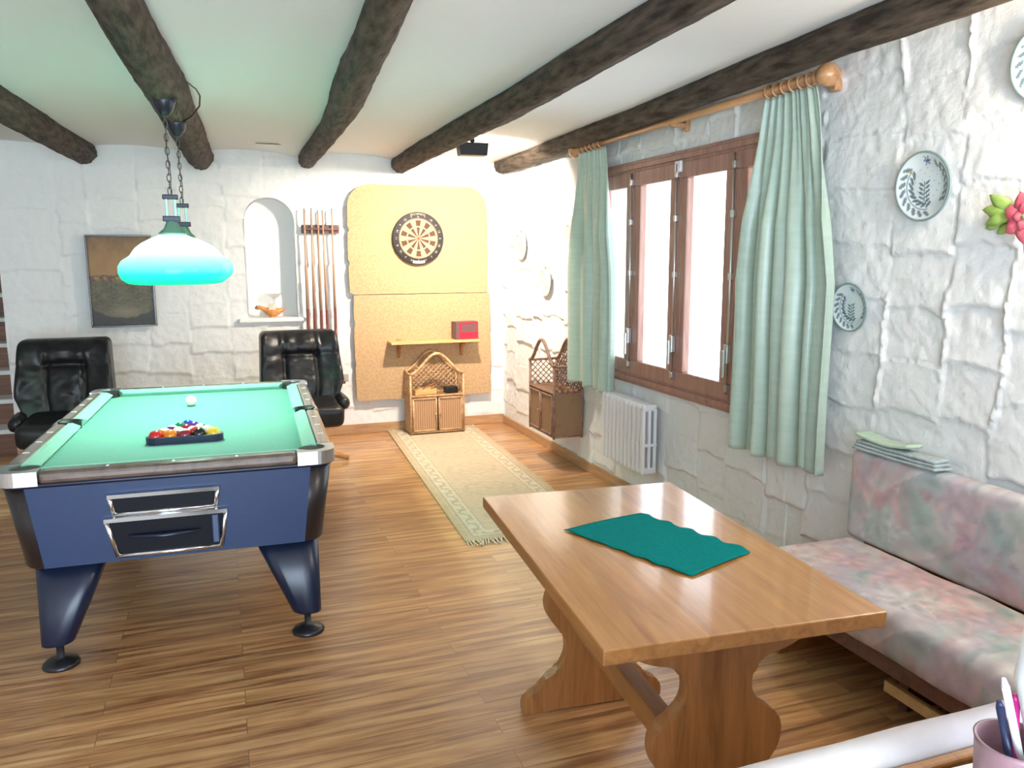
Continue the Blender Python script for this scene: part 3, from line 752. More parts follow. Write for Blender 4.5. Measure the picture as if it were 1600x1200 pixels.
def painting(co):
    u=co[:,0]/.44+.5; v=co[:,2]/.69
    n=fbm(u*9,v*9,40); n2=fbm(u*30,v*30,44)
    sky=mix(np.array([.42,.22,.06]),np.array([.20,.10,.03]),(v-.6)*2+(n-.5))
    field=mix(np.array([.17,.14,.06]),np.array([.10,.08,.03]),n*1.6-.3)
    c=mix(field,sky,(v-.50)/.03)
    # field wall courses
    q=(v*15+.35*np.sin(u*17+np.floor(v*15)*2)); mor=(np.abs(q-np.round(q))<.09)|(np.abs((u*6+.5*(np.round(q)%2))%1-.5)>.46)
    c=mix(c,np.array([.05,.04,.02]),((v<.48)&(v>.12)&mor).astype(float)*.8)
    hut=(np.abs(v-.545+.03*n)<.04); c=mix(c,np.array([.10,.05,.02]),hut*(n2>.45)*.9)
    c=mix(c,np.array([.10,.06,.02]),((v>.52)&(v<.80)&(np.abs(u-.72)<.012*(1+n*3))).astype(float)*.7)
    c=mix(c,np.array([.25,.20,.12]),np.exp(-(((u-.55)/.28)**2+((v-.15)/.06)**2)))
    c=mix(c,np.array([.02,.015,.01]),(v<.06+.05*n+.10*(np.abs(u-.5)*2)**2).astype(float)*.8)
    return c*.8
cn=grid('canvas',.442,.688,.006,M['paint'],pc,painting,y=.004); cn.location=(0,0,.012)
# ------------------------------------------------------------------ cork boards
def corkpanel(z0,z1,x0,x1,toprnd,label,seed):
    r=np.random.default_rng(seed); pts=[]
    R=.20 if toprnd else .02
    n=40
    def edge(a,b,n,amp,skip=False):
        for k in range(n):
            t=k/n; yield (a[0]+(b[0]-a[0])*t+r.normal()*amp,a[1]+(b[1]-a[1])*t+r.normal()*amp)
    pts+=list(edge((x0+.03 if toprnd else x0+.015,z0),(x1-.002,z0),14,.0015))
    # right side with small notches
    zz=z0
    def side(x,za,zb,n,d):
        out=[]
        for k in range(n):
            t=k/n; z=za+(zb-za)*t; off=0
            for nz in (.24,.62):
                if abs(t-nz)<.03: off=d*.012
            if not toprnd: off*=.8
            out.append((x-off+d*.006*math.sin(t*PI)+r.normal()*.001,z))
        return out
    pts+=side(x1,z0,z1-R,34,1)
    pts+=[(x1-R+R*math.cos(a),z1-R*.95+R*.95*math.sin(a)) for a in [PI/2*k/12 for k in range(13)]]
    pts+=[(x1-R-(x1-x0-2*R)*t,z1-(.008 if abs(t-.47)<.02 else 0)) for t in [.1,.3,.44,.47,.5,.7,.9]] if toprnd else []
    pts+=[(x0+R-R*math.sin(a),z1-R*.95+R*.95*math.cos(a)) for a in [PI/2*k/12 for k in range(13)]]
    pts+=side(x0,z1-R,z0,34,-1)
    g=G(); g.prism(pts,YF-.078,YF-.048); o=g.out('cork_panel',M['cork']); tag(o,label,'cork board','cork panels behind the dartboard'); return o
corkpanel(1.228,2.155,1.035,2.268,True,'upper cork panel with rounded top corners, behind the dartboard',1)
corkpanel(.300,1.222,1.065,2.292,False,'lower cork panel, behind the small shelf',2)
# ------------------------------------------------------------------ dartboard
DB=empty('dartboard',(1.633,YF-.1165,1.703),0,'round bristle dartboard with brown and cream wedges on the cork panel','dartboard')
g=G(); g.lathe([(.2255,.038),(.2255,.004),(.222,0),(.001,0)],64,axis='y'); g.out('number_ring',M['ring'],DB)
b=bmesh.new()
rad=[.008,.02,.095,.106,.155,.168]   # inner single, triple, outer single, double
for s in range(20):
    a0=PI/2+PI/20+s*PI/10; 
    for k in range(len(rad)-1):
        col=(s%2)
        mi=[1-col,col,col,col,col][k] if k in (0,) else (col if k in (1,3) else 1 if False else col)
        if k in (2,4): mi=2
        for q in range(3):
            aa=a0-PI/10*(q/3); ab=a0-PI/10*((q+1)/3)
            v=[b.verts.new((rr*math.cos(an),-.0012,rr*math.sin(an))) for rr,an in ((rad[k],aa),(rad[k+1],aa),(rad[k+1],ab),(rad[k],ab))]
            f=b.faces.new(v); f.material_index=mi
bmesh.ops.remove_doubles(b,verts=b.verts,dist=1e-5)
me=bpy.data.meshes.new('playing_face'); b.to_mesh(me); b.free()
link('playing_face',me,[M['sisal_b'],M['sisal_w'],mat('ring_band',(.40,.29,.18),.85)],DB)
g=G(); g.lathe([(.009,-.003),(.009,-.001),(.001,-.001)],16,axis='y'); g.out('bullseye',mat('bullseye_red',(.3,.03,.03),.7),DB)
g=G()
for rr in (.02,.095,.106,.155,.168,.172): g.tube([(rr*math.cos(a),-.002,rr*math.sin(a)) for a in [2*PI*q/48 for q in range(48)]],.0011 if rr<.17 else .0018,4,close=True)
for s in range(20):
    a=PI/20+s*PI/10; g.tube([(.02*math.cos(a),-.002,.02*math.sin(a)),(.168*math.cos(a),-.002,.168*math.sin(a))],.0008,4)
g.out('wires',M['wire'],DB)
def text_mesh(body,size,ext=.0008):
    c=bpy.data.curves.new('t','FONT'); c.body=body; c.size=size; c.extrude=ext; c.align_x='CENTER'; c.align_y='CENTER'; c.resolution_u=3
    t=bpy.data.objects.new('t',c); COL.objects.link(t); dg=bpy.context.evaluated_depsgraph_get(); dg.update()
    me=bpy.data.meshes.new_from_object(t.evaluated_get(dg)); bpy.data.objects.remove(t); return me
for i,n_ in enumerate([20,1,18,4,13,6,10,15,2,17,3,19,7,16,8,11,14,9,12,5]):
    a=PI/2-i*PI/10
    if n_ in (20,3): rr=.183
    else: rr=.193
    me=text_mesh(str(n_),.026 if n_ not in (20,3) else .018); link('number',me,M['lettering'],DB,(rr*math.cos(a),-.002,rr*math.sin(a)),(PI/2,-(a-PI/2),0))
wd='WINMAU'
me_all=bmesh.new()
for i,ch in enumerate(wd):
    a=PI/2-(i-(len(wd)-1)/2)*.105; me=text_mesh(ch,.028); rr=.207
    me.transform(Matrix.Translation((rr*math.cos(a),-.002,rr*math.sin(a)))@Matrix.Rotation(-(a-PI/2),4,'Y')@Matrix.Rotation(PI/2,4,'X')); me_all.from_mesh(me)
me=bpy.data.meshes.new('brand_lettering'); me_all.to_mesh(me); me_all.free(); link('brand_lettering',me,M['lettering'],DB)
g=G(); g.prism([(r_*math.cos(a),r_*math.sin(a)) for r_,a in [(.192,-PI/2-.26+.52*k/8) for k in range(9)]+[(.216,-PI/2+.26-.52*k/8) for k in range(9)]],-.0022,-.0005); g.out('label_patch',M['lettering'],DB)
# ------------------------------------------------------------------ shelf, red box
SH=empty('wall_shelf',(1.740,YF-.0785,.800),0,'short pine wall shelf on brown brackets, on the lower cork panel','shelf')
g=G(); g.box(-.397,.397,-.19,0,0,.020,.003); g.out('board',M['pine'],SH)
for x in (-.30,.275):
    g=G(); g.prism([(-.001,-.001),(-.12,-.001),(-.12,-.016),(-.06,-.035),(-.028,-.075),(-.02,-.125),(-.001,-.135)],x-.012,x+.012,plane='yz'); g.out('bracket',M['oakz'],SH)
    g=G(); g.box(x-.025,x+.025,-.012,0,.020,.032,.002); g.out('peg',M['oakz'],SH)
RB=empty('red_box',(2.03,YF-.15,.8205),.1,'small red box with a dark window, on the right end of the wall shelf','box')
g=G(); g.box(-.105,.105,-.055,.055,0,.155,.002); g.out('carton',M['boxgrey'],RB)
g=G(); g.box(-.07,.106,-.057,-.05,.0,.065,.001); g.box(-.07,-.052,-.057,-.05,.065,.15); g.box(.095,.106,-.057,-.05,.065,.15); g.box(-.07,.106,-.057,-.05,.135,.15); g.out('red_front',M['redbox'],RB)
# ------------------------------------------------------------------ wicker cabinets
def wickercab(loc,rz,label,rat=None,wic=None):
    rat=rat or M['rattan']; wic=wic or M['wicker']
    r=empty('wicker_cabinet',loc,rz,label,'cabinet','small arched wicker cabinets')
    w,d=.475,.22; zt,zp,zk=.335,.53,.705; w2=w/2
    # local: front is -y, back at y=0
    g=G()
    for x in (-w2,w2):
        for y in (-d,0): g.tube([(x,y,0),(x,y,zp)],.010,8)
    for z in (.015,zt):
        g.tube([(-w2,-d,z),(w2,-d,z)],.009,8); g.tube([(-w2,0,z),(w2,0,z)],.009,8)
        for x in (-w2,w2): g.tube([(x,-d,z),(x,0,z)],.009,8)
    for x in (-w2,w2): g.tube([(x,-d,zp),(x,0,zp)],.009,8)
    g.out('cane_frame',rat,r)
    def arch(y,name):
        pts=[]
        for k in range(25):
            t=k/24; x=-w2-.006+(w+.012)*t; s=math.sin(PI*t); z=zp+(zk-zp)*(s**2.0)*(1 if True else 0); pts.append((x,y,z))
        g=G(); g.tube(pts,.013,8); return g.out(name,rat,r),pts
    arch(-d,'arched_rail'); _,pts=arch(0,'arched_rail')
    g=G(); b=g.bm
    for k in range(24):   # lattice limited to under the arch
        pass
    for sgn in (-1,1):
        for q in range(-14,24):
            c=q*.045; seg=[]
            for k in range(61):
                x=-w2+w*k/60; z=zt+ (x*sgn+ w2)*1.0+c-.0
                t=(x+w2)/w; top=zp+(zk-zp)*math.sin(PI*t)**2
                if zt<z<top: seg.append((x,-.004 if sgn>0 else .002,z))
            if len(seg)>1: g.tube([seg[0],seg[-1]],.0038,5)
    g.out('lattice_back',rat,r)
    g=G(); g.box(-w2+.005,w2-.005,-d,0,zt-.012,zt+.004,.002); g.out('cabinet_top',wic,r)
    for x in (-w2,w2):
        g=G(); g.box(x-.004,x+.004,-d,0,.015,zt); g.out('side_panel',wic,r)
        g=G()
        for sgn in (-1,1):
            for q in range(-6,8):
                y0=-d; z0=zt+q*.045; 
                s=[(x,-d+d*k/20,(z0+(d*k/20) if sgn>0 else z0+d-(d*k/20))) for k in range(21)]
                s=[p for p in s if zt<p[2]<zp]
                if len(s)>1: g.tube([s[0],s[-1]],.0035,5)
        g.out('side_lattice',rat,r)
    g=G(); g.box(-w2,w2,-.006,0,.01,zt); g.out('back_panel',wic,r)
    g=G(); g.box(-w2,w2,-d,0,.008,.016); g.out('cabinet_floor',wic,r)
    for s in (-1,1):
        x0,x1=sorted((s*.006,s*(w2-.012)))
        g=G(); g.box(x0,x1,-d-.006,-d+.002,.025,zt-.015,.001); dr=g.out('door',wic,r)
        g=G(); yy=-d-.008; c=[(x0+.007,yy,.032),(x1-.007,yy,.032),(x1-.007,yy,zt-.022),(x0+.007,yy,zt-.022)]
        for a,b_ in zip(c,c[1:]+c[:1]): g.tube([a,b_],.008,8)
        g.out('door_rim',rat,dr)
        g=G(); g.sphere((s*.022,-d-.022,.175),.009,10); g.out('knob',rat,dr)
    return r
wickercab((1.728,YF-.088,.012),0,'wicker cabinet standing on the rug below the wall shelf')
wickercab((XR-.03,5.475,.232),-PI/2,'darker wicker cabinet hung on the window wall beside the far curtain',noisy('brown_cane',(.20,.10,.065),(.34,.19,.13),25,rough=.5,bstr=.2),wicker(.62))
# things in the first cabinet
TR=empty('wooden_tray',(1.63,YF-.20,.012+.3405),.15,'small open wooden box with a slanted stick, on the wicker cabinet','box')
g=G(); g.box(-.10,.10,-.06,.06,0,.008); g.box(-.10,.10,-.06,-.052,.008,.045); g.box(-.10,.10,.052,.06,.008,.045); g.box(-.10,-.092,-.052,.052,.008,.045); g.box(.092,.10,-.052,.052,.008,.045); g.out('tray_body',M['pine'],TR)
g=G(); g.tube([(-.02,-.03,.048),(.13,.03,.085)],.006,8); g.out('stick',M['oakz'],TR)
g=G(); g.box(-.055,.055,-.04,.04,0,.055,.006); g.box(.0,.02,-.045,-.04,.01,.045,.002); o=g.out('black_case',M['black'],None,(1.875,YF-.21,.012+.3405),(0,0,.1)); tag(o,'small black case on the right of the wicker cabinet top','case')
# ------------------------------------------------------------------ cue rack
CR=empty('cue_rack',(.811,YF-.040,1.742),0,'brown wooden wall rack holding the pool cues','cue rack')
g=G(); g.box(-.155,.155,-.018,0,0,.070,.004); g.out('back_board',M['darkwood'],CR)
g=G(); g.box(-.150,.150,-.05,-.018,.026,.044,.003); g.out('holder_rail',M['darkwood'],CR)
cuex=[.672,.727,.785,.839,.903]
names=['leftmost','second from the left','middle','second from the right','rightmost']
g=G(); g.lathe([(.0150,0),(.0150,.02),(.0125,.62)],12,mi=0); g.lathe([(.0125,.62),(.0062,1.435)],12,mi=1); g.lathe([(.0062,1.435),(.006,1.45)],12,mi=2)
cue0=g.out('cue_shape',[mat('cue_butt',(.16,.045,.035),.25,coat=.6),mat('cue_shaft',(.46,.29,.19),.28,coat=.5),mat('cue_tip',(.15,.3,.4),.8)])
first=True
for x,nm in zip(cuex,names):
    o=cue0 if first else cue0.copy()
    if not first: COL.objects.link(o)
    first=False
    o.name='pool_cue'; o.location=(x,YF-.084,.488+random.uniform(-.01,.02)); o.rotation_euler=(random.uniform(-.004,.004),random.uniform(-.008,.008),0)
    tag(o,f'wooden pool cue, {nm} of the five in the wall rack','cue','pool cues in the wall rack')
g=G(); g.box(-.155,.155,-.07,0,0,.022,.004); g.out('butt_rest',M['darkwood'],CR,(0,0,.4655-1.742))
# ------------------------------------------------------------------ niche contents
BD=empty('bird_figurine',(.395,YF+.045,NZ0),0,'orange glazed bird figurine with raised wings standing in the arched niche','figurine')
g=G(); b=g.bm
prof=[(-.125,.072,.010),(-.105,.082,.018),(-.085,.076,.017),(-.06,.062,.022),(-.03,.045,.034),(0,.038,.038),(.035,.040,.034),(.07,.052,.022),(.098,.062,.012),(.108,.068,.004)]
g.tube([(x,0,z+.004) for x,z,r in prof],[r for x,z,r in prof],14); g.lathe([(.030,0),(.030,.006),(.018,.012)],16); g.out('bird_body',M['terracotta'],BD)
g=G(); g.prism([(-.14,.076),(-.118,.066),(-.115,.100),(-.128,.098)],-.008,.008); g.out('beak_and_crest',M['darkwood'],BD)
for s in (-1,1):
    g=G(); g.prism([(-.03,.06),(-.022,.10),(-.005,.112),(.0,.085),(.012,.114),(.03,.098),(.03,.062)],s*.026-.004,s*.026+.004); g.out('wing',mat('cream_glaze',(.72,.55,.38),.3,coat=.3),BD)
g=G(); g.lathe([(.034,0),(.034,.004),(.006,.010),(.005,.12),(.018,.145),(.012,.15),(.04,.175),(.075,.195),(.078,.20),(.072,.196),(.038,.18),(.004,.152)],28)
o=g.out('glass_dish',M['dishglass'],None,(.42,YF+.105,NZ0)); tag(o,'clear stemmed glass dish at the back of the arched niche','glass dish')
# ------------------------------------------------------------------ floodlight, vent, socket
FL=empty('floodlight',(1.672,5.42,2.268),0,'small black floodlight hung from the ceiling, shining on the far corner','floodlight')
g=G(); g.prism([(-.095,-.042),(.092,-.04),(.102,.042),(-.108,.042)],-.045,.045,bev=.004); g.out('housing',M['black'],FL)
g=G(); g.tube([(0,0,.04),(0,0,.07)],.012,10); g.sphere((0,0,.062),.018,12); g.lathe([(.03,.085),(.03,.10)],16); g.tube([(0,0,.06),(0,0,.09)],.008,8); g.out('ball_mount',M['black'],FL)
g=G(); g.box(-.082,.082,.046,.048,-.033,.033); g.out('lens',mat('lit_lens',(1,1,1),.3,emis=(1,.9,.72),estr=12),FL)
g=G(); g.box(-.125,.125,-.012,.012,-.004,.0,.001); o=g.out('ceiling_vent',M['black'],None,(.43,6.50,2.392)); tag(o,'thin dark slot vent in the ceiling between two log beams','vent')
g=G(); g.box(-.032,.032,-.010,0,-.032,.032,.003); g.lathe([(.018,-.0125),(.018,-.009)],16,axis='y'); o=g.out('wall_socket',mat('aged_plastic',(.42,.38,.36),.4),None,(.975,YF-.008,.505)); tag(o,'small grey wall socket between the right armchair and the cork panel','socket')
# ------------------------------------------------------------------ rug
rugc=Vector((1.655,5.47,0)); RWd,RLn=.80,2.93
RG=empty('runner_rug',(rugc.x,rugc.y,0),-.052,'long beige patterned runner rug with fringed ends on the wooden floor','rug')
def rugpat(co):
    x=co[:,0]; y=co[:,1]; ax=np.abs(x); ay=np.abs(y); d=np.minimum(RWd/2-ax,RLn/2-ay)
    n=fbm(x*40,y*40,61); base=np.array([.60,.47,.33]); c=np.tile(base,(len(x),1))
    c=mix(c,np.array([.52,.38,.22]),(d<.035)*1.0)
    c=mix(c,np.array([.70,.60,.44]),((d>.055)&(d<.155))*1.0)
    c=mix(c,np.array([.36,.30,.22]),((np.abs(d-.055)<.006)|(np.abs(d-.155)<.005))*.8)
    # floral scroll in the border
    s=np.where(RWd/2-ax<RLn/2-ay,y,x); w=np.sin(s*34); bl=(np.abs(d-.105-.022*w)<.008)|((np.sin(s*68+1)>.72)&(np.abs(d-.105)<.03)&(n>.42))
    c=mix(c,np.array([.30,.30,.24]),((d>.06)&(d<.15)&bl)*.75)
    c=mix(c,np.array([.50,.27,.20]),((d>.06)&(d<.15)&(np.sin(s*34+2)>.93)&(np.abs(d-.105)<.025))*.7)
    for cy in (-1.05,-.52,0,.52,1.05):
        r=np.hypot(x/.17,(y-cy)/.14); a=np.arctan2(y-cy,x)
        c=mix(c,np.array([.40,.36,.28]),((np.abs(r-1-.10*np.sin(a*8))<.09)&(n>.36))*.7)
        c=mix(c,np.array([.55,.40,.28]),((np.abs(r-.5-.08*np.sin(a*6))<.10))*.6)
        c=mix(c,np.array([.36,.38,.28]),((r<.2))*.6)
    sp=(np.sin(x*60)*np.sin(y*60)>.8)&(d>.17)&(n>.45)
    c=mix(c,np.array([.45,.36,.24]),sp*.5)
    c=c*.65+np.array([.60,.48,.35])*.35
    return c*(.90+.25*(n[:,None]-.3))
rm=grid('rug_pile',RWd,RLn,.0085,M['rug'],RG,rugpat,y=.009,plane='xy')
sm=rm.modifiers.new('s','SOLIDIFY'); sm.thickness=.007; sm.offset=-1
for s in (-1,1):
    g=G(); k=60
    for i in range(k):
        x=-RWd/2+RWd*(i+.5)/k+random.uniform(-.003,.003); dx=random.uniform(-.02,.02); l=random.uniform(.06,.085)
        g.tube([(x,s*(RLn/2-.005),.007),(x+dx*.4,s*(RLn/2+l*.5),.008),(x+dx,s*(RLn/2+l),.005)],[.004,.0035,.002],5)
    g.out('fringe',M['fringe'],RG)
# ------------------------------------------------------------------ dining table
DT=empty('trestle_table',(1.103,1.935,0),-.085,'solid oak trestle table with curved plank legs, beside the floral bench','table')
TW,TL=.70,1.125
g=G(); g.box(-TW/2,TW/2,-TL/2,TL/2,.692,.730,.004); tt=g.out('tabletop',[M['oak'],M['oakx']],DT)
for p_ in tt.data.polygons: p_.material_index=0 if p_.normal.z>.5 else 1  # darker oak on the sides paints in their shade
def half(): # (hw,z) right side going up
    P=[(.250,0),(.252,.035),(.240,.062),(.212,.078),(.190,.092),(.172,.120),(.128,.150),(.106,.185),(.098,.225),(.108,.270),(.140,.310),(.165,.350),(.172,.395),(.158,.435),(.118,.465),(.092,.495),(.085,.530),(.095,.565),(.128,.592),(.175,.605),(.205,.618),(.245,.640),(.262,.665),(.264,.690)]
    out=[]
    n=len(P)
    for i in range(n-1):
        p0=P[max(i-1,0)];p1=P[i];p2=P[i+1];p3=P[min(i+2,n-1)]
        for k in range(4):
            t=k/4; out.append(tuple(.5*((2*p1[a])+(-p0[a]+p2[a])*t+(2*p0[a]-5*p1[a]+4*p2[a]-p3[a])*t*t+(-p0[a]+3*p1[a]-3*p2[a]+p3[a])*t**3) for a in (0,1)))
    out.append(P[-1]); return out
hp=half()
outline=[(x,z) for x,z in hp]+[(-x,z) for x,z in hp[::-1]]
# arch under the foot
outline=outline+[(-.16,0),(-.13,.012),(.13,.012),(.16,0)]
for y in (-.415,.415):
    g=G(); g.prism(outline,y-.022,y+.022,bev=.005); g.out('trestle_leg',M['oakz'],DT)
g=G(); g.box(-.10,-.045,-.395,.395,.315,.385,.005); g.out('stretcher',M['oakx'],DT)
for y in (-.415,.415):
    g=G(); g.box(-.27,.27,y-.035,y+.035,.668,.6915,.004); g.out('cross_batten',M['oakx'],DT)
# teal mat
g=G(); b=g.bm
P4=[Vector((.925,2.108,0)),Vector((1.215,2.17,0)),Vector((1.34,1.765,0)),Vector((1.087,1.672,0))]
nu,nv=30,40; R=[]
for i in range(nu+1):
    row=[]
    for j in range(nv+1):
        u,v=i/nu,j/nv; p=(P4[0]*(1-u)+P4[1]*u)*(1-v)+(P4[3]*(1-u)+P4[2]*u)*v
        e=min(u,1-u,v,1-v); w=.004*math.sin(v*26)*(.5 if e>.03 else 1)
        if i==nu: p=p+Vector((.006*math.sin(v*30),0,0))
        if i==0: p=p+Vector((.003*math.sin(v*40),.002,0))
        z=.7325+(.0035*abs(math.sin(v*16+u*3)) if e<.04 else .0006*math.sin(v*11+u*7)+.0012)
        row.append(b.verts.new((p.x,p.y,z)))
    R.append(row)
for i in range(nu):
    for j in range(nv): b.faces.new((R[i][j],R[i][j+1],R[i+1][j+1],R[i+1][j])).smooth=True
o=g.out('table_mat',M['teal']); tag(o,'teal green felt mat lying on the oak table','table mat'); sm=o.modifiers.new('s','SOLIDIFY'); sm.thickness=.002; sm.offset=1
# ------------------------------------------------------------------ floral bench
FRNG=np.random.default_rng(3)
def make_flowers(n,w,h):
    out=[]
    cols=[(.56,.24,.25),(.66,.36,.35),(.66,.62,.58),(.24,.38,.34),(.34,.46,.44),(.46,.38,.47)]
    for i in range(n):
        cx,cy=FRNG.uniform(0,w),FRNG.uniform(0,h)
        kind=FRNG.random()
        if kind<.45:
            k=FRNG.integers(5,7); a0=FRNG.uniform(0,6.28); col=cols[FRNG.choice([0,1,1,2,5])]; s=FRNG.uniform(.09,.17)
            for j in range(k):
                a=a0+j*2*PI/k; out.append((cx+math.cos(a)*s*.55,cy+math.sin(a)*s*.55,s*.55,s*.27,a,col))
        else:
            a=FRNG.uniform(0,6.28); s=FRNG.uniform(.08,.18)
            out.append((cx,cy,s,s*.36,a,cols[FRNG.choice([3,4,3,2,5])]))
    return out
FLW=make_flowers(330,2.4,1.3)
def floralfn(U,V):
    n=fbm(U*5,V*5,71); n2=fbm(U*26,V*26,75)
    c=mix(np.array([.50,.44,.46]),np.array([.60,.56,.50]),n*2-.5)
    for cx,cy,a,b_,th,col in FLW:
        du=U-cx; dv=V-cy; p=du*math.cos(th)+dv*math.sin(th); q=-du*math.sin(th)+dv*math.cos(th)+.25*p*p/a
        r=(p/a)**2+(q/b_)**2; inside=np.clip((1.05-r)*6,0,1)
        sh=1.22-.50*np.clip(1-np.abs(q)/b_,0,1)+.12*np.sin(p/a*5+q/b_*4)
        cc=np.array(col)[None,:]*sh[:,None]
        c=c*(1-inside[:,None]*.45)+cc*inside[:,None]*.45
    return np.clip((c*.88+.09)*(.86+.3*n2[:,None]),0,1)
def fl(mode,o=(0,0)):
    def f(co):
        x,y,z=co[:,0],co[:,1],co[:,2]
        U,V=(y,z) if mode=='yz' else ((y,x+z*.8) if mode=='yx' else (x,z+y))
        return floralfn(U+o[0],V+o[1])
    return f
YE=2.465; YS=.86   # bench runs YS..YE
BN=empty('floral_bench',(0,0,0),0,'pale floral upholstered bench with tall padded back, against the window wall','bench')
ln=YE-YS+.12
def puff(amp):
    def f(p,n):
        q=noise.noise(Vector((p.x*6,p.y*6,p.z*6)))*amp
        return p+n*q
    return f
cushion('seat_cushion',.42,ln,.17,M['floral'],BN,(2.33-.20-.02+.02,YE-ln/2,.262),(0,0,0),.0125,.045,puff(.006),fl('yx',(1.2,.6)))
cushion('backrest',.085,ln-.09,.365,M['floral'],BN,(2.372,YE-ln/2+.045+.02,.415),(0,.02,0),.0115,.028,puff(.004),fl('yz',(.9,.15)))
g=G(); g.box(1.955,1.975,YS-.1,YE-.02,.205,.262,.004); g.out('front_rail',M['darkwood'],BN)
g=G(); g.box(1.975,2.42,YE-.06,YE-.03,.0,.262,.004); g.box(2.395,2.425,YS-.1,YE-.02,.0,.42,.004); g.out('wooden_base',M['oakx'],BN)
g=G(); g.box(2.02,2.04,YS-.1,1.93,.095,.135,.003); g.out('lower_rail',M['pine'],BN)
g=G(); g.box(2.12,2.42,1.92,1.96,.0,.262,.003); g.out('support_board',M['darkwood'],BN)
# near leg of the corner bench with its back to the camera
NB=empty('corner_bench',(0,0,0),0,'floral padded bench seen from behind along the bottom edge of the photo','bench')
cushion('backrest',1.94,.052,.478,M['floral'],NB,(1.33,.7165,.462),(0,0,0),.013,.026,puff(.003),fl('xz',(.25,.62)))
cushion('seat_cushion',1.50,.40,.17,M['floral'],NB,(1.16,.98,.262),(0,0,0),.02,.045,puff(.004),fl('xz',(.9,.6)))
g=G(); g.box(.40,1.90,.79,1.16,.0,.262,.004); g.box(.36,2.30,.672,.689,.0,.918,.004); g.out('wooden_base',M['oakx'],NB)
# counter in front of the camera
CT=empty('counter',(0,0,0),0,'wooden counter with pale top at the bottom right corner of the photo','counter')
g=G(); g.box(.30,2.40,.26,.660,.895,.921,.004); g.out('counter_top',M['oakx'],CT)
g=G(); g.box(.34,2.40,.31,.62,0,.896); g.out('counter_body',M['oakx'],CT)
# papers and mug
g=G(); g.box(-.11,.11,-.148,.148,0,.0012); g.box(-.10,.105,-.14,.14,.0012,.0022); o=g.out('paper_sheets',M['paper'],None,(.80,.547,.922),(0,0,1.52)); tag(o,'white paper sheets lying on the counter beside the mauve mug','paper')
CUP=(.787,.566)
MG=empty('pen_mug',(CUP[0],CUP[1],.925),0,'mauve cup holding pens at the bottom right corner','mug')
g=G(); g.lathe([(.034,0),(.037,.004),(.041,.088),(.0425,.094),(.039,.094),(.0375,.088),(.033,.008),(.001,.008)],36); g.out('cup_body',M['mug'],MG)
g=G(); g.tube([(.039,-.0,.075),(.060,-.006,.07),(.066,-.008,.05),(.058,-.006,.028),(.036,0,.022)],.005,8); g.out('cup_handle',M['mug'],MG)
def pen(d,h,r,m,label,cap=None):
    base=Vector((CUP[0]+(.010 if d[0]<-.05 else 0)-d[0]*.30,CUP[1]-d[1]*.30,.937)); v=Vector((d[0],d[1],h)); n=v.normalized()
    g=G(); g.tube([base,base+n*.145*(h/.15)],[r]*2,10); g.tube([base+n*.145*(h/.15),base+n*.155*(h/.15)],[r,r*.5],10)
    o=g.out('pen',m); tag(o,label,'pen','pens in the mauve cup'); return o
pen((-.060,.0,),.165,.0042,M['pen_w'],'white pen leaning left out of the mauve cup')
pen((.012,.02),.125,.0048,M['pen_p'],'magenta pen standing in the mauve cup')
pen((-.012,.028),.12,.0045,M['pen_b'],'short navy pen standing in the mauve cup')
g=G(); g.lathe([(.007,0),(.013,.08),(.030,.15),(.022,.235),(.021,.235),(.029,.15),(.012,.08),(.006,.0)],24); o=g.out('rolled_paper',M['paper'],None,(CUP[0]+.026,CUP[1]-.006,.936),(.0,.0,0)); tag(o,'white rolled paper cone standing in the mauve cup at the right edge','paper')
# folded cloths on the backrest
def folded(name,loc,w,l,h,m,label,rz,bend,layers):
    r=empty(name,loc,rz,label,'cloth','folded cloths on top of the bench back')
    for k in range(layers):
        def f(p,n,k=k): 
            q=p.copy(); t=p.y/(l/2); q.z+=bend*t*t+.003*noise.noise(Vector((p.x*20,p.y*12,k))); return q
        cushion('fold',w-.004*k,l-.012*k,h/layers*.96,m,r,(0,0,k*h/layers),(0,0,0),.012,h/layers*.45,f)
    return r
folded('folded_cloth',(2.372,2.27,.782),.085,.40,.040,M['towelb'],'grey blue folded cloth, lower one on top of the floral bench back',0,.002,3)
folded('folded_cloth',(2.370,2.33,.824),.08,.26,.016,M['towelg'],'pale green folded cloth, upper one on top of the floral bench back',0,.014,1)
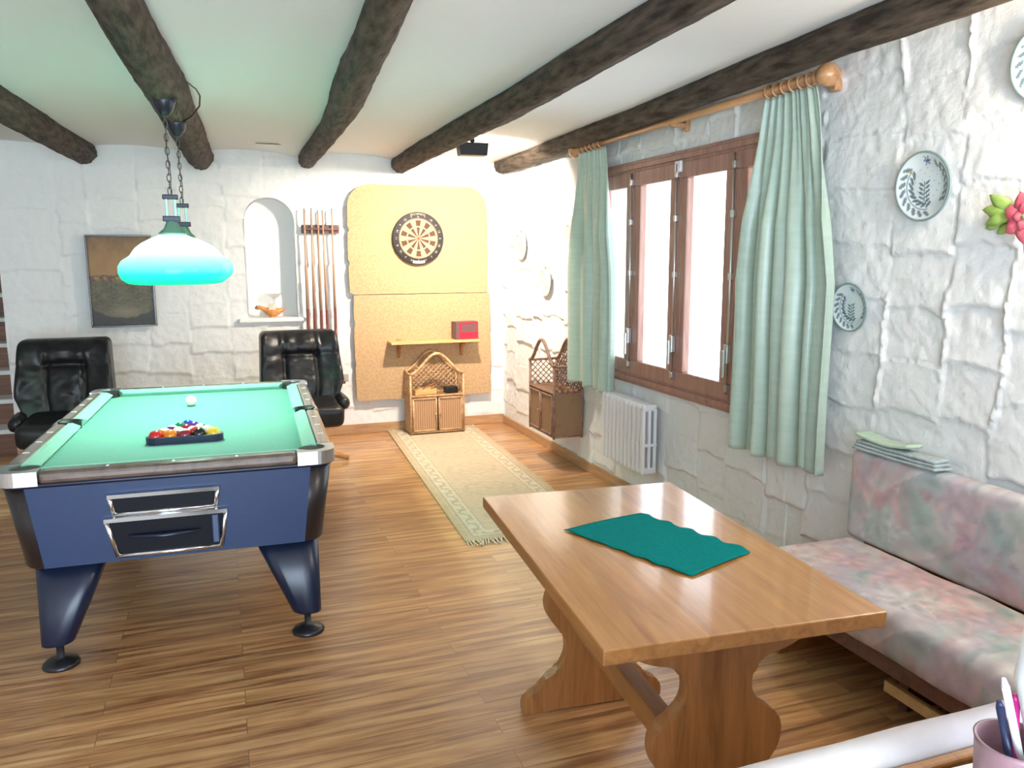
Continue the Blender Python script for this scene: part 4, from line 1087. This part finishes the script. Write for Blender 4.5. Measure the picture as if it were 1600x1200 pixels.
# ------------------------------------------------------------------ wall plates
def plate(y,z,d,style,label,seed,tilt=.06):
    r=empty('wall_plate',(XR-.028,y,z),0,label,'plate','painted ceramic plates on the window wall')
    R=d/2; b=bmesh.new(); nr=34; na=120; rings=[]
    def X(q): return -.022*(np.clip((q-.55)/.45,0,1)**1.3) if True else 0
    for i in range(nr+1):
        q=i/nr; rr=R*q
        rings.append([b.verts.new((float(X(q)),rr*math.cos(2*PI*j/na),rr*math.sin(2*PI*j/na))) for j in range(na)] if i else [b.verts.new((0,0,0))])
    for i in range(1,nr):
        for j in range(na): b.faces.new((rings[i][j],rings[i][(j+1)%na],rings[i+1][(j+1)%na],rings[i+1][j])).smooth=True
    for j in range(na): b.faces.new((rings[0][0],rings[1][j],rings[1][(j+1)%na])).smooth=True
    bmesh.ops.recalc_face_normals(b,faces=b.faces)
    me=bpy.data.meshes.new('dish'); b.to_mesh(me); b.free()
    def pat(co):
        u=-co[:,1]/R; v=co[:,2]/R; rad=np.hypot(u,v)
        c=np.tile(np.array([.66,.72,.72]),(len(u),1)); n=fbm(u*6+9,v*6+9,seed)
        g1=np.array([.07,.13,.16]) if style!='far' else np.array([.38,.25,.12])
        def leafat(cx,cy,a,b_,th):
            du=u-cx;dv=v-cy;p=du*math.cos(th)+dv*math.sin(th);q=-du*math.sin(th)+dv*math.cos(th)
            return ((p/a)**2+(q/b_)**2)<1
        m_=np.zeros(len(u),bool)
        # leafy garland round the rim
        for k in range(9):
            t=2.45+k*.30; m_|=leafat(.80*math.cos(t),.80*math.sin(t),.14,.052,t+.9); m_|=leafat(.54*math.cos(t+.05),.54*math.sin(t+.05),.13,.046,t-.9)
        for k in range(7):
            t=-.55+k*.26; m_|=leafat(.74*math.cos(t),.74*math.sin(t),.13,.048,t+.95)
        a=np.arctan2(v,u); m_|=(np.abs(rad-.68)<.022)&((a>2.5)|(a<-1.4)); m_|=(np.abs(rad-.84)<.020)&(a>-.55)&(a<.85)
        for k in range(5):
            cy=-.46+k*.13; m_|=leafat(-.16,cy,.10,.038,2.6); m_|=leafat(.06,cy+.05,.10,.038,.6)
        m_|=(np.abs(u+.05)<.018)&(v>-.6)&(v<.14)
        c=mix(c,g1,m_*.9)
        for cx,cy,s,cl in ((.08,.74,.15,(.03,.06,.24)),(-.52,.46,.12,(.28,.22,.10))):
            r2=np.hypot(u-cx,v-cy); an=np.arctan2(v-cy,u-cx); c=mix(c,np.array(cl),(r2<s*(.65+.35*np.cos(an*6)))*.9)
        c=mix(c,g1,((np.sin(u*23+v*7)*np.sin(v*21-u*5)>.93)&(rad<.6))*.6)
        c=mix(c,np.array([.10,.20,.20]) if style!='far' else np.array([.45,.38,.28]),(rad>.955)*.8)
        return c
    setpattern(me,pat); o=link('dish',me,M['ceramic'],r); sm=o.modifiers.new('s','SOLIDIFY'); sm.thickness=.006; sm.offset=1
    g=G(); g.lathe([(R*.42,.004),(R*.42,.020),(R*.36,.020)],28,axis='x'); g.out('foot_ring',M['white_enamel'],r)
    r.rotation_euler=(0,-tilt,0)
    return r
plate(2.30,1.79,.245,'near','larger blue leaf patterned plate, the higher one to the right of the near curtain',81)
plate(2.625,1.333,.195,'near','smaller blue leaf patterned plate, lower one beside the near curtain',82)
plate(1.865,2.13,.24,'near','white plate with green leaves cut off by the top right edge',83)
plate(6.48,1.655,.27,'far','pale plate nearest the far corner of the room',84)
plate(5.93,1.362,.25,'far','pale plate above the hung wicker cabinet',85)
plate(5.42,1.70,.26,'far','pale plate partly hidden behind the far curtain',86)
# ------------------------------------------------------------------ pink flower spray
FW=empty('flower_spray',(XR-.048,1.86,1.66),0,'pink artificial flower with green leaves on the wall at the right edge','flower')
def petal(c,th,l,w,m,name,par,curl=.02):
    g=G(); b=g.bm; R_=[]
    for i in range(9):
        t=i/8; ww=w*math.sin(PI*min(1,.12+t*.88))**.8; cx=c[0]-curl*math.sin(PI*t*.8)
        cy=c[1]+l*t*math.cos(th); cz=c[2]+l*t*math.sin(th)
        R_.append([b.verts.new((cx+abs(k)*.004,cy-ww*k*math.sin(th),cz+ww*k*math.cos(th))) for k in (-1,-.5,0,.5,1)])
    for i in range(8):
        for k in range(4): b.faces.new((R_[i][k],R_[i+1][k],R_[i+1][k+1],R_[i][k+1])).smooth=True
    o=g.out(name,m,par); s=o.modifiers.new('s','SOLIDIFY'); s.thickness=.0015; return o
for k in range(7): petal((-.01-.004*(k%2),0,0),k*2*PI/7+.3,.085,.030,M['petal'],'petal',FW)
for k in range(5): petal((-.028,0,0),k*2*PI/5,.045,.018,M['petal'],'petal',FW,.01)
for th,l in ((2.6-.0,.11),(3.05,.12),(3.5,.11)):
    petal((.0,.055,.02),PI-th+0.0,l,.022,M['leaf'],'leaf',FW)
for k,(dy,dz,th) in enumerate(((.07,.03,.5),(.075,0,.0),(.07,-.02,-.5),(.11,.01,.25),(.11,-.01,-.35))): petal((.004,dy,dz),th,.06,.017,M['leaf'],'leaf',FW,.008)
g=G(); g.tube([(.01,0,-.02),(0,.02,-.08),(.0,.012,-.12),(.01,-.01,-.16)],.004,6); g.sphere((-.03,0,0),.012,10); g.out('stem',M['leaf'],FW)
# ------------------------------------------------------------------ armchairs
def armchair(loc,rz,label):
    r=empty('leather_armchair',loc,rz,label,'armchair','black leather swivel armchairs')
    def wr(p,sx,amp): return amp*noise.noise(Vector((p.x*9+sx,p.z*7,sx)))+amp*.8*abs(noise.noise(Vector((p.x*5+p.z*14,p.z*6-p.x*9,sx+3))))
    # local front = -y
    def back(p,n):
        q=p.copy(); x,z=p.x,p.z; t=z/.60
        q.x=x*(1.0-.13*t)*(1-.35*max(0,.22-z)/.22)
        if n.y<0 or p.y<0:
            ch=math.exp(-((abs(x)-.13)/.018)**2)*.028*(1 if z<.42 else .4); roll=math.exp(-((z-.42)/.02)**2)*.03*(1 if abs(x)<.16 else .2)
            top=.03*math.exp(-((z-.51)/.06)**2)*(1 if abs(x)<.17 else .5)
            side=.05*max(0,(abs(x)-.13)/.17)**1.5
            q.y+=ch+roll-top-side-wr(p,r.location.x,.016)
        q.y+=.30*(t**1.15)*.62
        return q
    cushion('backrest',.66,.13,.60,M['leather'],r,(0,.16,.38),(0,0,0),.014,.045,back)
    def seat(p,n): q=p.copy(); q.z+=.012*noise.noise(Vector((p.x*8,p.y*8,2)))+(.015 if abs(p.x)<.24 else 0); return q
    cushion('seat',.46,.46,.16,M['leather'],r,(0,-.06,.30),(.08,0,0),.025,.05,seat)
    for s in (-1,1):
        def arm(p,n): q=p.copy(); q.z+=.010*noise.noise(Vector((p.x*14,p.y*10,s))); q.x+=s*.02*math.sin(PI*(p.y/.5+.5)); return q
        cushion('armrest',.09,.32,.10,M['leather'],r,(s*.25,.04,.40),(.05,0,0),.022,.045,arm)
        g=G(); g.tube([(s*.25,-.08,.42),(s*.25,-.06,.32),(s*.22,-.02,.27)],.018,8); g.out('arm_bracket',M['black'],r)
    g=G(); g.lathe([(.035,.05),(.035,.29),(.12,.30),(.12,.32)],20); g.out('pedestal',M['black'],r)
    for k in range(5):
        a=-PI/2+k*2*PI/5; g=G(); g.tube([(0,0,.075),(.16*math.cos(a),.16*math.sin(a),.055),(.30*math.cos(a),.30*math.sin(a),.018)],[.03,.024,.018],8); g.out('foot',M['oakz'],r)
    return r
armchair((.565,6.16,0),.06,'black leather swivel armchair, right one beside the pool cues')
armchair((-1.075,6.12,0),-.04,'black leather swivel armchair, left one under the painting')
# ------------------------------------------------------------------ light
w=bpy.data.worlds.new('sky'); S.world=w; w.use_nodes=True
bg=w.node_tree.nodes['Background']; bg.inputs[0].default_value=(.78,.90,1,1); bg.inputs[1].default_value=3.5
def area(name,loc,rot,sx,sy,e,col,portal=False,spread=PI):
    l=bpy.data.lights.new(name,'AREA'); l.shape='RECTANGLE'; l.size=sx; l.size_y=sy; l.energy=e; l.color=col; l.spread=spread
    if portal: l.cycles.is_portal=True
    o=bpy.data.objects.new(name,l); COL.objects.link(o); o.location=loc; o.rotation_euler=rot; return o
area('window_daylight',(XR+.33,(WY0+WY1)/2,(WZ0+WZ1)/2),(0,PI/2,0),WZ1-WZ0-.06,WY1-WY0-.06,20,(.9,.95,1),portal=True)
area('garden_door_daylight',(-.1,-1.8,1.08),(PI/2,0,0),3.6,2.1,98,(.62,.80,1.0))
fl_=area('flood_beam',(1.672,5.485,2.258),(0,0,0),.15,.06,44,(1,.87,.72),spread=2.75)
d=Vector((1.95,7.0,1.05))-Vector((1.655,5.485,2.262)); fl_.rotation_euler=d.to_track_quat('-Z','Y').to_euler()
def point(name,loc,e,col,r):
    l=bpy.data.lights.new(name,'POINT'); l.energy=e; l.color=col; l.shadow_soft_size=r; o=bpy.data.objects.new(name,l); COL.objects.link(o); o.location=loc; return o
point('bulb_front',(-.197,4.10,1.515),30,(.66,1,.82),.03); point('bulb_rear',(-.172,4.74,1.515),30,(.66,1,.82),.03)
point('wall_lamp',(2.22,1.42,2.0),17,(1,.86,.68),.06)
# ------------------------------------------------------------------ camera
cd=bpy.data.cameras.new('camera'); cam=bpy.data.objects.new('camera',cd); COL.objects.link(cam); S.camera=cam
cd.sensor_fit='HORIZONTAL'; cd.sensor_width=36; cd.lens=1251.6*36/1600; cd.clip_start=.05
yaw,pit,rol=.346,.1569,-.0032
F=Vector((math.sin(yaw)*math.cos(pit),math.cos(yaw)*math.cos(pit),-math.sin(pit)))
R0=Vector((math.cos(yaw),-math.sin(yaw),0)); U0=R0.cross(F)
Rr=R0*math.cos(rol)+U0*math.sin(rol); Uu=-R0*math.sin(rol)+U0*math.cos(rol)
mw=Matrix(((Rr.x,Uu.x,-F.x,0),(Rr.y,Uu.y,-F.y,0),(Rr.z,Uu.z,-F.z,H0),(0,0,0,1))); cam.matrix_world=mw
vs=S.view_settings; vs.view_transform='Standard'; vs.look='None'; vs.gamma=1; vs.exposure=.80; vs.use_curve_mapping=False
